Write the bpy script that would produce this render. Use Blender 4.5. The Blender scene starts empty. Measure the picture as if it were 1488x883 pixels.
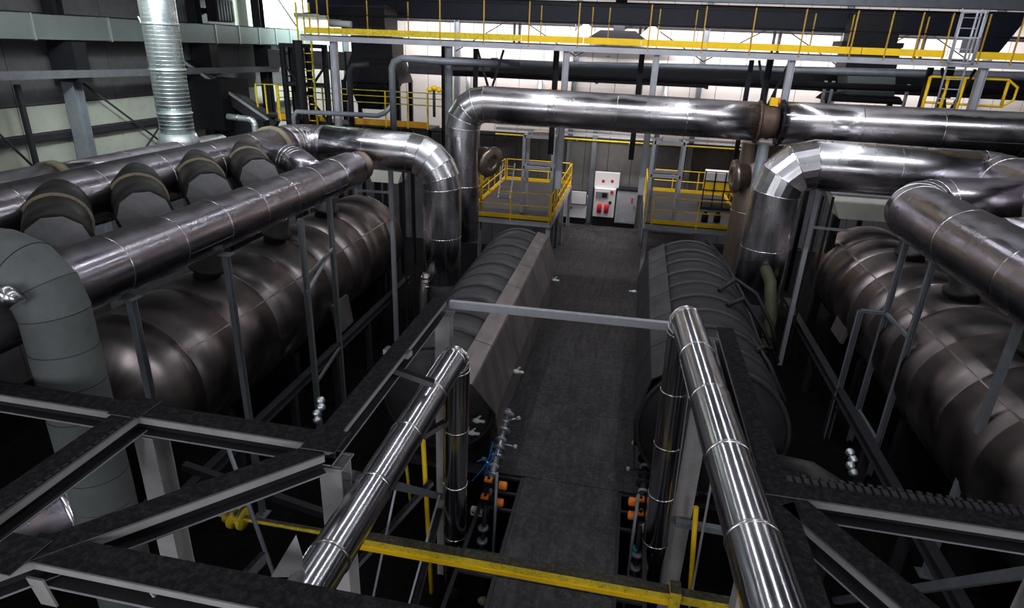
import bpy, math, random
from mathutils import Vector, Matrix
random.seed(7)
S = bpy.context.scene
C = S.collection
PI = math.pi

# ---------------------------------------------------------------- camera, world, lights, exposure
cam = bpy.data.cameras.new('camera'); co = bpy.data.objects.new('camera', cam); C.objects.link(co)
cam.sensor_fit = 'HORIZONTAL'; cam.sensor_width = 36.0; cam.lens = 36.0 * 908.0 / 1488.0
cam.clip_start = 0.05; cam.clip_end = 200
R3 = Matrix(((0.98080065, -0.10665017, 0.16326612), (0.19142318, 0.36661437, -0.91046750), (0.03724581, 0.92424004, 0.37999092)))
co.matrix_world = Matrix.Translation((0, 0, 8.5)) @ R3.to_4x4()
S.camera = co
w = bpy.data.worlds.new('world'); S.world = w; w.use_nodes = True
w.node_tree.nodes['Background'].inputs[0].default_value = (0.55, 0.6, 0.75, 1)
w.node_tree.nodes['Background'].inputs[1].default_value = 0.03
S.view_settings.view_transform = 'Standard'; S.view_settings.look = 'None'
S.view_settings.exposure = 0.12; S.view_settings.gamma = 1.0; S.view_settings.use_curve_mapping = False

def area(name, loc, target, sx, sy, power, col=(1, 1, 1), spread=PI):
    l = bpy.data.lights.new(name, 'AREA'); l.shape = 'RECTANGLE'; l.size = sx; l.size_y = sy
    l.energy = power; l.color = col; l.spread = spread
    o = bpy.data.objects.new(name, l); C.objects.link(o)
    d = Vector(target) - Vector(loc)
    q = d.to_track_quat('-Z', 'Y'); o.rotation_euler = q.to_euler(); o.location = loc
    return o
def line_x(name, x0, x1, y, z, power, col=(1, 1, 1), wid=0.35):   # light line along X, shining down
    o = area(name, ((x0 + x1) / 2, y, z), ((x0 + x1) / 2, y, z - 1), x1 - x0, wid, power, col); o.rotation_euler = (0, 0, 0); return o
def line_y(name, x, y0, y1, z, power, col=(1, 1, 1), wid=0.35):
    o = area(name, (x, (y0 + y1) / 2, z), (x, (y0 + y1) / 2, z - 1), wid, y1 - y0, power, col); o.rotation_euler = (0, 0, 0); return o
COOL = (0.93, 0.95, 1.0)
fl_ = line_x('fill_row', -12, 13, 14.0, 12.5, 820, COOL, .2); fl_.rotation_euler = (math.radians(58), 0, 0)  # unseen row added to brighten the catwalk front and the ducts
for x_ in (-9.4, 7.6): line_y('lamp_row', x_, -4, 26, 12.6, 190, COOL, 0.10)
line_y('lamp_row', -3.6, -4, 26, 12.6, 300, COOL, 0.10)
line_y('lamp_row', 1.8, -4, 26, 12.6, 300, COOL, 0.10)
# fill lights added behind the viewer for streaks on metal and lit webs
for x_ in (-13, -5.5, 4.0, 12): area('front_fill', (x_, -4.8, 6.5), (x_ * .6, 14, 4.0), 2.6, 4.6, 260, (0.95, 0.96, 1))
# lamps hung in front of the rear wall
area('wall_lamp', (-5.5, 30.7, 9.95), (-5.5, 33, 5.6), 13, 0.3, 760, (1, 0.94, 0.93))
area('wall_lamp', (8.5, 30.7, 9.95), (8.5, 33, 5.6), 15, 0.3, 840, (1, 0.94, 0.93))
area('wall_lamp', (-1.3, 31.0, 4.6), (-1.3, 33, 1.4), 3.2, 0.3, 40, (1, 0.97, 0.95))
area('wall_lamp', (-14.8, 31, 11.0), (-18, 30.5, 9.0), 1.0, 0.5, 900, (0.85, 1.0, 0.95))
area('wall_lamp', (-14.2, 15.5, 9.6), (-18, 17.0, 5.4), 7, 0.3, 110, (0.95, 1.0, 0.93))
area('wall_lamp', (-10.5, 11.0, 11.5), (-13.4, 17, 7.5), .8, 0.8, 160, (0.9, 1.0, 1.0), 1.0)  # unseen spot added to brighten the spiral duct

# ---------------------------------------------------------------- materials
def new_mat(name):
    m = bpy.data.materials.new(name); m.use_nodes = True
    nt = m.node_tree; b = nt.nodes['Principled BSDF']
    return m, nt, b
def N(nt, t, **k):
    n = nt.nodes.new(t)
    for a, v in k.items(): setattr(n, a, v)
    return n
def noise(nt, scale, detail=4, rough=0.6, vec=None, mapping=None):
    t = N(nt, 'ShaderNodeTexNoise'); t.inputs['Scale'].default_value = scale
    t.inputs['Detail'].default_value = detail; t.inputs['Roughness'].default_value = rough
    src = vec
    if mapping:
        mp = N(nt, 'ShaderNodeMapping'); mp.inputs['Scale'].default_value = mapping
        nt.links.new(vec, mp.inputs['Vector']); src = mp.outputs[0]
    if src is not None: nt.links.new(src, t.inputs['Vector'])
    return t.outputs['Fac']
def ramp(nt, fac, stops):
    r = N(nt, 'ShaderNodeValToRGB'); e = r.color_ramp.elements
    while len(e) < len(stops): e.new(0.5)
    for i, (p, c) in enumerate(stops):
        e[i].position = p; e[i].color = (c[0], c[1], c[2], 1) if not isinstance(c, float) else (c, c, c, 1)
    nt.links.new(fac, r.inputs[0]); return r.outputs[0]
def bump(nt, b, fac, strength, dist=0.02):
    n = N(nt, 'ShaderNodeBump'); n.inputs['Strength'].default_value = strength; n.inputs['Distance'].default_value = dist
    nt.links.new(fac, n.inputs['Height']); nt.links.new(n.outputs[0], b.inputs['Normal'])
def mixc(nt, fac, a, b_):
    m = N(nt, 'ShaderNodeMix', data_type='RGBA')
    nt.links.new(fac, m.inputs['Factor'])
    for s, v in ((m.inputs[6], a), (m.inputs[7], b_)):
        if isinstance(v, tuple): s.default_value = (v[0], v[1], v[2], 1)
        else: nt.links.new(v, s)
    return m.outputs[2]
def updust(nt, nse, lo=0.35, hi=0.9):       # soot that has settled on faces looking up
    g = N(nt, 'ShaderNodeNewGeometry'); s = N(nt, 'ShaderNodeSeparateXYZ'); nt.links.new(g.outputs['Normal'], s.inputs[0])
    a = N(nt, 'ShaderNodeMath', operation='MULTIPLY_ADD'); nt.links.new(nse, a.inputs[0]); a.inputs[1].default_value = 0.25; nt.links.new(s.outputs['Z'], a.inputs[2])
    m = N(nt, 'ShaderNodeMapRange'); nt.links.new(a.outputs[0], m.inputs[0])
    m.inputs[1].default_value = lo + 0.1; m.inputs[2].default_value = hi + 0.2
    return m.outputs[0]

def metal(name, col, rough, dust=0.0, dustcol=(0.03, 0.028, 0.03), streak=0.25, metallic=1.0, spread=0.16, bmp=0.25, lo=.35, hi=.9, grime=0.5, st=.03):
    m, nt, b = new_mat(name)
    uv = N(nt, 'ShaderNodeTexCoord')
    n1 = noise(nt, 1.0, 3, 0.55, uv.outputs['UV'], (14, 0.5, 1))     # long streaks round the sheet
    n2 = noise(nt, 1.3, 3, 0.5, uv.outputs['Object'])
    n3 = noise(nt, 1.0, 2, 0.5, uv.outputs['UV'], (3, 1.3, 1))
    c1 = mixc(nt, ramp(nt, n1, [(0.3, 0.0), (0.7, 1.0)]), tuple(v * (1 - streak) for v in col), tuple(min(1, v * (1 + streak)) for v in col))
    c2 = mixc(nt, ramp(nt, n2, [(0.42, 0.0), (0.75, grime)]), c1, tuple(v * 0.42 * k for v, k in zip(col, (1.12, .95, .9))))
    rr = ramp(nt, n2, [(0.3, max(0.04, rough - spread)), (0.75, rough + spread)])
    b.inputs['Metallic'].default_value = metallic
    if dust > 0:
        d = updust(nt, n2, lo, hi)
        dm = N(nt, 'ShaderNodeMath', operation='MULTIPLY'); nt.links.new(d, dm.inputs[0]); dm.inputs[1].default_value = dust
        c2 = mixc(nt, dm.outputs[0], c2, dustcol)
        rx = mixc(nt, dm.outputs[0], rr, (0.75, 0.75, 0.75)); rr = rx
        mt = N(nt, 'ShaderNodeMapRange'); nt.links.new(dm.outputs[0], mt.inputs[0]); mt.inputs[3].default_value = metallic; mt.inputs[4].default_value = metallic * 0.15
        nt.links.new(mt.outputs[0], b.inputs['Metallic'])
    nt.links.new(c2, b.inputs['Base Color']); nt.links.new(rr, b.inputs['Roughness'])
    hm = N(nt, 'ShaderNodeMath', operation='ADD'); nt.links.new(n3, hm.inputs[0]); 
    h2 = N(nt, 'ShaderNodeMath', operation='MULTIPLY'); nt.links.new(n1, h2.inputs[0]); h2.inputs[1].default_value = st
    nt.links.new(h2.outputs[0], hm.inputs[1])
    bump(nt, b, hm.outputs[0], bmp, 0.05)
    return m
def paint(name, col, rough=0.5, var=0.25, dust=0.0, dirt=(0.03, 0.028, 0.025), metallic=0.0, scale=3.0, lo=.35, hi=.9, dl=0.55, dh=0.8, spec=0.3):
    m, nt, b = new_mat(name); tc = N(nt, 'ShaderNodeTexCoord')
    n = noise(nt, scale, 6, 0.7, tc.outputs['Object'])
    c = mixc(nt, ramp(nt, n, [(0.25, 0.0), (0.8, 1.0)]), tuple(v * (1 + var) for v in col), tuple(v * (1 - var) for v in col))
    n2 = noise(nt, scale * 3.1, 5, 0.75, tc.outputs['Object'])
    c = mixc(nt, ramp(nt, n2, [(dl, 0.0), (dh, 0.7)]), c, dirt)
    if dust > 0:
        d = updust(nt, n, lo, hi)
        dm = N(nt, 'ShaderNodeMath', operation='MULTIPLY'); nt.links.new(d, dm.inputs[0]); dm.inputs[1].default_value = dust
        n3 = noise(nt, 14, 6, .8, tc.outputs['Object'])
        grit = mixc(nt, ramp(nt, n3, [(.45, 0.), (.75, 1.)]), dirt, tuple(v * 3.6 for v in dirt))
        c = mixc(nt, dm.outputs[0], c, grit)
    nt.links.new(c, b.inputs['Base Color']); b.inputs['Roughness'].default_value = rough if dust == 0 else .8; b.inputs['Metallic'].default_value = metallic
    b.inputs['Specular IOR Level'].default_value = spec
    bump(nt, b, n2, 0.15, 0.01)
    return m

M = {}
M['alu'] = metal('bright_cladding', (0.62, 0.60, 0.63), 0.27, 0.9, (0.035, 0.032, 0.036), lo=.72, hi=.88, bmp=.035, spread=.08)
M['alu_fresh'] = metal('fresh_cladding', (0.70, 0.70, 0.74), 0.27, 0.0, bmp=0.07, st=.35, streak=.35, grime=.25, spread=.08)  # stronger colour streaks imitate upright reflections on the ducts
M['alu_dark'] = metal('sooty_cladding', (0.47, 0.44, 0.49), 0.28, 0.9, (0.022, 0.019, 0.022), lo=.76, hi=.9, bmp=.03, spread=.08)
M['tank'] = metal('weathered_cladding', (0.27, 0.235, 0.235), 0.38, 0.95, (0.014, 0.011, 0.012), streak=.3, lo=.68, hi=.9, bmp=.06, spread=.1)
M['tank_small'] = metal('grey_sooty_sheet', (0.075, 0.073, 0.08), 0.5, 0.4, (0.016, 0.019, 0.022), metallic=.6, streak=.3, bmp=.15)
M['tank_black'] = metal('black_sooty_sheet', (0.028, 0.025, 0.029), 0.6, 0.6, (0.008, 0.0075, 0.009), metallic=.3, streak=.3, bmp=.15)
M['cream_bright'] = paint('pale_sheet', (0.75, 0.74, 0.66), 0.5, .12, dl=.65, dh=1.0)
M['cover'] = metal('dusty_cover_sheet', (0.26, 0.23, 0.23), 0.5, 0.0, metallic=.7, streak=.3, bmp=.3)
M['chrome'] = metal('polished_tube', (0.68, 0.69, 0.73), 0.2, 0.0, spread=.06, bmp=.03, grime=.3)
M['band'] = metal('edge_band', (0.85, 0.83, 0.85), 0.25, 0.0, spread=.05, bmp=0, grime=.2)
M['galv'] = metal('galvanised_steel', (0.42, 0.46, 0.48), 0.42, 0.0, metallic=.75, streak=.25, bmp=0.1)
M['galv_bright'] = metal('galvanised_spiral', (0.66, 0.74, 0.76), 0.36, 0.0, metallic=.9, streak=.2, bmp=0.05)
M['ins'] = paint('grey_insulation_jacket', (0.14, 0.155, 0.155), 0.55, 0.2, dirt=(.06, .06, .06), dl=.6, dh=.95)
M['ins_seam'] = paint('jacket_seam', (0.02, 0.02, 0.02), 0.6)
M['ring'] = paint('flange_ring', (0.28, 0.24, 0.16), 0.6, 0.25, dl=.55, dh=.85)
M['stub'] = paint('dull_stub_pipe', (0.045, 0.042, 0.04), 0.5, .25, metallic=.3)
M['stub_end'] = paint('pale_grey_elbow', (0.25, 0.25, 0.26), 0.55, .2, dl=.6, dh=.95)
M['rust'] = paint('rusty_joint', (0.13, 0.085, 0.065), 0.55, .35, metallic=.4)
M['brown'] = metal('brown_stained_cladding', (0.34, 0.27, 0.22), 0.42, 0.0, metallic=.8)
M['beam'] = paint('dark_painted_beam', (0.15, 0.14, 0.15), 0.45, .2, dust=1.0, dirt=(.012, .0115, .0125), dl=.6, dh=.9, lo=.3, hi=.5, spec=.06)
M['web_dark'] = paint('shaded_beam_web', (0.035, 0.033, 0.036), 0.5, .25, spec=.15)  # dark tone stands in for shade below the lit strip
M['web'] = paint('lit_beam_web', (0.44, 0.42, 0.43), 0.45, .2, dl=.62, dh=.95)  # pale tone imitates a strip of light along the web
M['beam_lit'] = paint('lit_beam_paint', (0.44, 0.42, 0.42), 0.5, .2, dust=.8, dirt=(.03, .028, .028), dl=.6, dh=.95)  # lighter copy of the beam steel, with light put into the colour
M['steel'] = paint('grey_steel', (0.22, 0.24, 0.27), 0.42, .25, metallic=.3, dl=.6, dh=.9)
M['rail_grey'] = paint('dim_grey_steel', (0.12, 0.125, 0.14), 0.5, .25)
M['steel_light'] = paint('light_grey_steel', (0.42, 0.43, 0.47), 0.45, .2, metallic=.2, dl=.62, dh=.95)
M['black'] = paint('blackened_steel', (0.012, 0.012, 0.015), 0.5, .3, spec=.2)
M['blue_black'] = paint('dark_blue_girder', (0.012, 0.015, 0.03), 0.45, .3)
M['yellow'] = paint('yellow_paint', (0.95, 0.60, 0.012), 0.45, .12, dl=.68, dh=1.0)
M['rail_yellow'] = paint('dull_yellow_paint', (0.45, 0.27, 0.03), 0.5, .25, dl=.55, dh=.9)
M['yellow_worn'] = paint('worn_yellow_paint', (0.75, 0.56, 0.03), 0.5, .3, dust=1.0, dirt=(.03, .028, .018), dl=.5, dh=.72, scale=5, lo=.4, hi=.7)
M['ochre'] = paint('ochre_paint', (0.62, 0.30, 0.02), 0.5, .2)
M['orange'] = paint('orange_plastic', (0.95, 0.25, 0.03), 0.45, .1, dl=.7, dh=1.0)
M['red'] = paint('red_plastic', (0.55, 0.02, 0.03), 0.4, .1, dl=.75, dh=1.0)
M['blue'] = paint('blue_hose_rubber', (0.02, 0.14, 0.5), 0.4, .1, dl=.75, dh=1.0)
M['green'] = paint('old_green_hose', (0.05, 0.055, 0.028), 0.6, .3)
M['rubber'] = paint('black_rubber', (0.012, 0.012, 0.014), 0.5, .2)
M['white'] = paint('white_enamel', (0.72, 0.71, 0.72), 0.45, .06, dl=.7, dh=1.0)
M['cream'] = paint('cream_sheet', (0.50, 0.47, 0.42), 0.5, .2, dl=.6, dh=.95)
M['wall'] = paint('wall_panel', (0.62, 0.58, 0.56), 0.6, .06, dirt=(.25, .23, .22), dl=.65, dh=1.0, scale=1.0)
M['wall_dark'] = paint('dark_wall_panel', (0.085, 0.083, 0.09), 0.6, .25, dl=.6, dh=.95)  # darker tone for lower rear panels, left wall bands and some duct sections
M['wall_mid'] = paint('grey_wall_panel', (0.15, 0.145, 0.145), 0.6, .2, dl=.6, dh=.95)  # mid grey for the lower rear panels near the cabinets
M['wall_left'] = paint('pale_green_panel', (0.42, 0.44, 0.38), 0.6, .1, dirt=(.16, .16, .14), dl=.55, dh=.95, scale=1.2)
M['girt'] = paint('girt_steel', (0.03, 0.03, 0.036), 0.5, .2, spec=.2)
M['duct'] = paint('sheet_duct', (0.16, 0.19, 0.19), 0.42, .15, metallic=.4, dl=.6, dh=1.0, scale=1)
M['deck'] = paint('deck_plate', (0.04, 0.04, 0.047), 0.5, .3)
M['ceil'] = paint('ceiling_sheet', (0.06, 0.06, 0.07), 0.7, .2)
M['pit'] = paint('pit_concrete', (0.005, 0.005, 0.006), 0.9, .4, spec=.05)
M['teal'] = paint('teal_plastic', (0.02, .25, .28), .5)

def floor_mat():
    m, nt, b = new_mat('worn_concrete'); tc = N(nt, 'ShaderNodeTexCoord')
    n1 = noise(nt, 0.8, 6, .75, tc.outputs['Object']); n2 = noise(nt, 9, 6, .8, tc.outputs['Object']); n3 = noise(nt, 2.2, 5, .7, tc.outputs['Object'], (3, .35, 1))
    c = mixc(nt, ramp(nt, n1, [(.35, 0.), (.65, 1.)]), (.016, .016, .020), (.075, .07, .072))
    c = mixc(nt, ramp(nt, n3, [(.38, 0.), (.62, .75)]), c, (.018, .018, .022))
    c = mixc(nt, ramp(nt, n2, [(.48, 0.), (.7, .65)]), c, (.12, .108, .105))
    nt.links.new(c, b.inputs['Base Color'])
    nt.links.new(ramp(nt, n1, [(.3, .5), (.7, .85)]), b.inputs['Roughness']); b.inputs['Specular IOR Level'].default_value = .25
    bump(nt, b, n2, .25, .01)
    return m
M['floor'] = floor_mat()

# ---------------------------------------------------------------- mesh builder (world coordinates in, local mesh out)
def wloc(o):
    v = Vector((0, 0, 0))
    while o is not None: v += o.location; o = o.parent
    return v
class MB:
    def __init__(s): s.v = []; s.f = []; s.uv = []; s.sm = []
    def face(s, idx, uv=None, smooth=False): s.f.append(idx); s.uv.append(uv); s.sm.append(smooth)
    def hull8(s, c):      # c: 8 corners, bottom 4 then top 4
        b = len(s.v); s.v += [tuple(p) for p in c]
        for q in ((3, 2, 1, 0), (4, 5, 6, 7), (0, 1, 5, 4), (1, 2, 6, 5), (2, 3, 7, 6), (3, 0, 4, 7)): s.face([b + i for i in q])
        return s
    def box(s, a, b_):
        x0, x1 = sorted((a[0], b_[0])); y0, y1 = sorted((a[1], b_[1])); z0, z1 = sorted((a[2], b_[2]))
        return s.hull8([(x0, y0, z0), (x1, y0, z0), (x1, y1, z0), (x0, y1, z0), (x0, y0, z1), (x1, y0, z1), (x1, y1, z1), (x0, y1, z1)])
    def bar(s, p, q, w_, h, up=(0, 0, 1), ox=0, oz=0):
        p, q = Vector(p), Vector(q); d = (q - p).normalized(); up = Vector(up)
        if abs(d.dot(up)) > .98: up = Vector((0, 1, 0))
        x = d.cross(up).normalized(); z = x.cross(d)
        c = []
        for sz in (-h / 2, h / 2):
            for e, sx in ((p, -w_ / 2), (p, w_ / 2), (q, w_ / 2), (q, -w_ / 2)): c.append(e + x * (sx + ox) + z * (sz + oz))
        return s.hull8(c)
    def ibeam(s, p, q, w_, h, t=.018, up=(0, 0, 1)):
        s.bar(p, q, w_, t, up, 0, h / 2 - t / 2); s.bar(p, q, w_, t, up, 0, -h / 2 + t / 2); s.bar(p, q, t, h - 2 * t, up); return s
    def channel(s, p, q, w_, h, t=.018, up=(0, 0, 1), side=1):
        s.bar(p, q, w_, t, up, 0, h / 2 - t / 2); s.bar(p, q, w_, t, up, 0, -h / 2 + t / 2); s.bar(p, q, t, h - 2 * t, up, side * (w_ / 2 - t / 2)); return s
    def tube(s, pts, r, n=10, caps=True, smooth=True, r1=None):
        P = [Vector(p) for p in pts]; k = len(P)
        dirs = [(P[i + 1] - P[i]).normalized() for i in range(k - 1)]
        up = Vector((0, 0, 1)) if abs(dirs[0].z) < .9 else Vector((0, 1, 0))
        u = dirs[0].cross(up).normalized(); base = len(s.v); L = 0
        for i in range(k):
            d = dirs[min(i, k - 2)] if i > 0 else dirs[0]
            if 0 < i < k - 1:
                d = dirs[i - 1]; nrm = (dirs[i - 1] + dirs[i]).normalized()
            else: nrm = d
            v = d.cross(u).normalized()
            rr = r if r1 is None else r + (r1 - r) * i / (k - 1)
            for j in range(n):
                a = 2 * PI * j / n; o = (u * math.cos(a) + v * math.sin(a)) * rr
                o = o - d * (o.dot(nrm) / d.dot(nrm)); s.v.append(tuple(P[i] + o))
            if 0 < i < k - 1:
                q = dirs[i - 1].rotation_difference(dirs[i]); u = (q @ u).normalized()
        for i in range(k - 1):
            l = (P[i + 1] - P[i]).length
            for j in range(n):
                a = base + i * n + j; b_ = base + i * n + (j + 1) % n
                s.face([a, b_, b_ + n, a + n], [(j / n, L), ((j + 1) / n, L), ((j + 1) / n, L + l), (j / n, L + l)], smooth)
            L += l
        if caps:
            s.face([base + j for j in range(n)][::-1]); s.face([base + (k - 1) * n + j for j in range(n)])
        return s
    def lathe(s, prof, axis0, axis1, n=32, smooth=True):    # prof: (t along the axis in metres, radius)
        A, B = Vector(axis0), Vector(axis1); d = (B - A).normalized()
        up = Vector((0, 0, 1)) if abs(d.z) < .9 else Vector((0, 1, 0)); u = d.cross(up).normalized(); v = d.cross(u); b = len(s.v)
        for t, r in prof:
            for j in range(n):
                a = 2 * PI * j / n; s.v.append(tuple(A + d * t + (u * math.cos(a) + v * math.sin(a)) * r))
        for i in range(len(prof) - 1):
            for j in range(n):
                p = b + i * n + j; q = b + i * n + (j + 1) % n
                s.face([p, q, q + n, p + n], [(j / n, prof[i][0]), ((j + 1) / n, prof[i][0]), ((j + 1) / n, prof[i + 1][0]), (j / n, prof[i + 1][0])], smooth)
        if prof[0][1] > .001: s.face([b + j for j in range(n)][::-1])
        if prof[-1][1] > .001: s.face([b + (len(prof) - 1) * n + j for j in range(n)])
        return s
    def build(s, name, mat, parent=None):
        o0 = wloc(parent) if parent is not None else Vector((0, 0, 0))
        loc = Vector((0, 0, 0))
        if parent is None:
            xs = [p[0] for p in s.v]; ys = [p[1] for p in s.v]; zs = [p[2] for p in s.v]
            loc = Vector(((min(xs) + max(xs)) / 2, (min(ys) + max(ys)) / 2, min(zs)))
        me = bpy.data.meshes.new(name)
        me.from_pydata([tuple(Vector(p) - o0 - loc) for p in s.v], [], s.f)
        uvl = me.uv_layers.new(name='UVMap')
        for poly, uv in zip(me.polygons, s.uv):
            for k, li in enumerate(poly.loop_indices):
                if uv: uvl.data[li].uv = uv[k]
                else:
                    p = me.vertices[poly.vertices[k]].co; nn = poly.normal
                    uvl.data[li].uv = (p.x * .2, p.y) if abs(nn.z) > .7 else ((p.y * .2, p.z) if abs(nn.x) > .7 else (p.x * .2, p.z))
        me.polygons.foreach_set('use_smooth', s.sm)
        me.materials.append(M[mat] if isinstance(mat, str) else mat)
        import bmesh
        bm = bmesh.new(); bm.from_mesh(me); bmesh.ops.recalc_face_normals(bm, faces=bm.faces); bm.to_mesh(me); bm.free()
        o = bpy.data.objects.new(name, me); C.objects.link(o); o.parent = parent; o.location = loc
        return o
def thing(name, label, cat, loc, group=None):
    o = bpy.data.objects.new(name, None); o.empty_display_size = .2; C.objects.link(o); o.location = loc
    o['label'] = label; o['category'] = cat
    if group: o['group'] = group
    return o
def tag(o, label, cat, group=None):
    o['label'] = label; o['category'] = cat
    if group: o['group'] = group
    return o
def structure(o): o['kind'] = 'structure'; return o
def dup(root, off, label, group=None):
    r = root.copy(); C.objects.link(r); r.location = root.location + Vector(off); r['label'] = label
    if group: r['group'] = group
    for ch in root.children:
        c = ch.copy(); C.objects.link(c); c.parent = r
        for g in ch.children:
            d = g.copy(); C.objects.link(d); d.parent = c
    return r

def bend_path(pts, rad, nseg):           # replaces each corner by nseg mitred pieces
    P = [Vector(p) for p in pts]; out = [P[0]]; flags = [False]
    for i in range(1, len(P) - 1):
        a = (P[i - 1] - P[i]).normalized(); b = (P[i + 1] - P[i]).normalized(); ang = PI - a.angle(b)
        t = rad * math.tan(ang / 2); c = P[i] + (a + b).normalized() * (rad / math.cos(ang / 2))
        s0 = P[i] + a * t; s1 = P[i] + b * t; v0 = s0 - c; v1 = s1 - c
        for k in range(nseg + 1):
            q = v0.normalized().slerp(v1.normalized(), k / nseg) if ang > .02 else v0.normalized()
            out.append(c + q * rad); flags.append(k < nseg)
    out.append(P[-1]); flags.append(False)
    return out, flags   # flags[i]: the chunk starting at i is an elbow piece
def ring_on(mb, c, d, r, wid=.03, th=.012, n=40):
    c = Vector(c); d = Vector(d).normalized()
    mb.lathe([(0, r - .01), (0, r + th), (wid, r + th), (wid, r - .01)], c - d * wid / 2, c + d * wid / 2, n)
def clad_pipe(t, pts, r, mat, rad=None, nb=4, sect=1.6, n=40, band='band', elbow_mat=None, flat_elbow=False, caps=True, bw=.022, bt=.007, seam=True):
    """cladding made of sheet sections, one object each, with a beaded edge band at every joint"""
    if rad: path, fl = bend_path(pts, rad, nb)
    else: path = [Vector(p) for p in pts]; fl = [False] * len(path)
    # subdivide straight runs
    P = []; F = []
    for i in range(len(path) - 1):
        L = (path[i + 1] - path[i]).length
        k = 1 if fl[i] else max(1, round(L / sect))
        for j in range(k): P.append(path[i].lerp(path[i + 1], j / k)); F.append(fl[i])
    P.append(path[-1])
    k = len(P); dirs = [(P[i + 1] - P[i]).normalized() for i in range(k - 1)]
    up = Vector((0, 0, 1)) if abs(dirs[0].z) < .9 else Vector((0, 1, 0)); u = dirs[0].cross(up).normalized()
    rings = []; Ls = [0]
    for i in range(k):
        if i == 0: d = dirs[0]; nrm = d
        elif i == k - 1: d = dirs[-1]; nrm = d
        else: d = dirs[i - 1]; nrm = (dirs[i - 1] + dirs[i]).normalized()
        v = d.cross(u).normalized(); rg = []
        for j in range(n):
            a = 2 * PI * j / n; o = u * math.cos(a) + v * math.sin(a); o = o - d * (o.dot(nrm) / d.dot(nrm)); rg.append(o)
        rings.append(rg)
        if 0 < i < k - 1: u = (dirs[i - 1].rotation_difference(dirs[i]) @ u).normalized()
        if i: Ls.append(Ls[-1] + (P[i] - P[i - 1]).length)
    for i in range(k - 1):
        mb = MB(); rr = r + (.004 if i % 2 else 0)
        for e in (i, i + 1):
            for j in range(n): mb.v.append(tuple(P[e] + rings[e][j] * rr))
        sm = not (flat_elbow and F[i])
        off = random.random() * 20
        for j in range(n):
            j2 = (j + 1) % n
            mb.face([j, j2, j2 + n, j + n], [(j / n, Ls[i] + off), ((j + 1) / n, Ls[i] + off), ((j + 1) / n, Ls[i + 1] + off), (j / n, Ls[i + 1] + off)], sm)
        if caps and i == 0: mb.face(list(range(n))[::-1])
        if caps and i == k - 2: mb.face([n + j for j in range(n)])
        mb.build('elbow_section' if F[i] else 'cladding_section', (elbow_mat or mat) if F[i] else mat, t)
    if band:
        for i in range(1, k - 1):
            mb = MB(); d = (dirs[i - 1] + dirs[i]).normalized(); b = 0
            for s_, r_ in ((-1, r - .01), (-1, r + bt), (1, r + bt), (1, r - .01)):
                for j in range(n): mb.v.append(tuple(P[i] + rings[i][j] * r_ + d * s_ * bw / 2))
            for q in range(3):
                for j in range(n): j2 = (j + 1) % n; mb.face([q * n + j, q * n + j2, q * n + j2 + n, q * n + j + n], None, True)
            mb.build('seam_band', band, t)
    if seam:     # lap joint running along each straight sheet
        for i in range(k - 1):
            if F[i] or (i % 2): continue
            o = rings[i][int(n * (.06 if i % 4 else .93))]
            p = P[i] + o * (r + .004); q = P[i] + (P[i + 1] - P[i]) + o * (r + .004)
            MB().bar(p, q, .03, .01, o).build('lap_joint', mat, t)
    return P
def flange(t, c, d, r, wid=.12, th=.07, mat='ring', name='flange'):
    mb = MB(); ring_on(mb, c, d, r, wid, th); f = mb.build(name, mat, t)
    d = Vector(d).normalized(); up = Vector((0, 0, 1)) if abs(d.z) < .9 else Vector((0, 1, 0)); u = d.cross(up).normalized(); v = d.cross(u)
    first = None
    for k in range(12):                      # bolt heads round the rim, sharing one mesh
        a = 2 * PI * k / 12; p = Vector(c) + (u * math.cos(a) + v * math.sin(a)) * (r + th * .4)
        if first is None:
            first = MB().lathe([(-wid / 2 - .015, .016), (wid / 2 + .015, .016)], p, p + d, 6, False).build('bolt', 'steel', f); p0 = p
        else:
            o = first.copy(); C.objects.link(o); o.parent = f; o.location = first.location + (p - p0)
    return f

# ================================================================= THE SETTING
ROOM = (-18.0, 24.0, -5.0, 33.0)
def slab(name, x0, x1, y0, y1, z, mat, th=.3):
    return structure(MB().box((x0, y0, z - th), (x1, y1, z)).build(name, mat))
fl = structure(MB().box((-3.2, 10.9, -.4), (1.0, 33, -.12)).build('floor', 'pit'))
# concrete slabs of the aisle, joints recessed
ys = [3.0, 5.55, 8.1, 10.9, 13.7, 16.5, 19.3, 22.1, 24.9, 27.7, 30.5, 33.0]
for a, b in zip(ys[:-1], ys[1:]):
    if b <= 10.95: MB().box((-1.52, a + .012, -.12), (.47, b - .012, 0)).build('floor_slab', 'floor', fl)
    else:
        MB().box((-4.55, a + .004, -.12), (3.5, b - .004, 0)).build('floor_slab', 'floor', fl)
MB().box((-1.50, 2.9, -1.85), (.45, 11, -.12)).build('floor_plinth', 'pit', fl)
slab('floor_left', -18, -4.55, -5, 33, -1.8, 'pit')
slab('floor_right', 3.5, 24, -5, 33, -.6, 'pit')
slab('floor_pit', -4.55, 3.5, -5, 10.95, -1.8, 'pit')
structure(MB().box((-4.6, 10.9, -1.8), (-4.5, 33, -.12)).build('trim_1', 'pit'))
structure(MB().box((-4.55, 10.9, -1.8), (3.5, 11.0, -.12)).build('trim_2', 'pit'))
structure(MB().box((-18.3, -5, 12.8), (24.3, 33.3, 13.1)).build('ceiling', 'ceil'))
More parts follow.
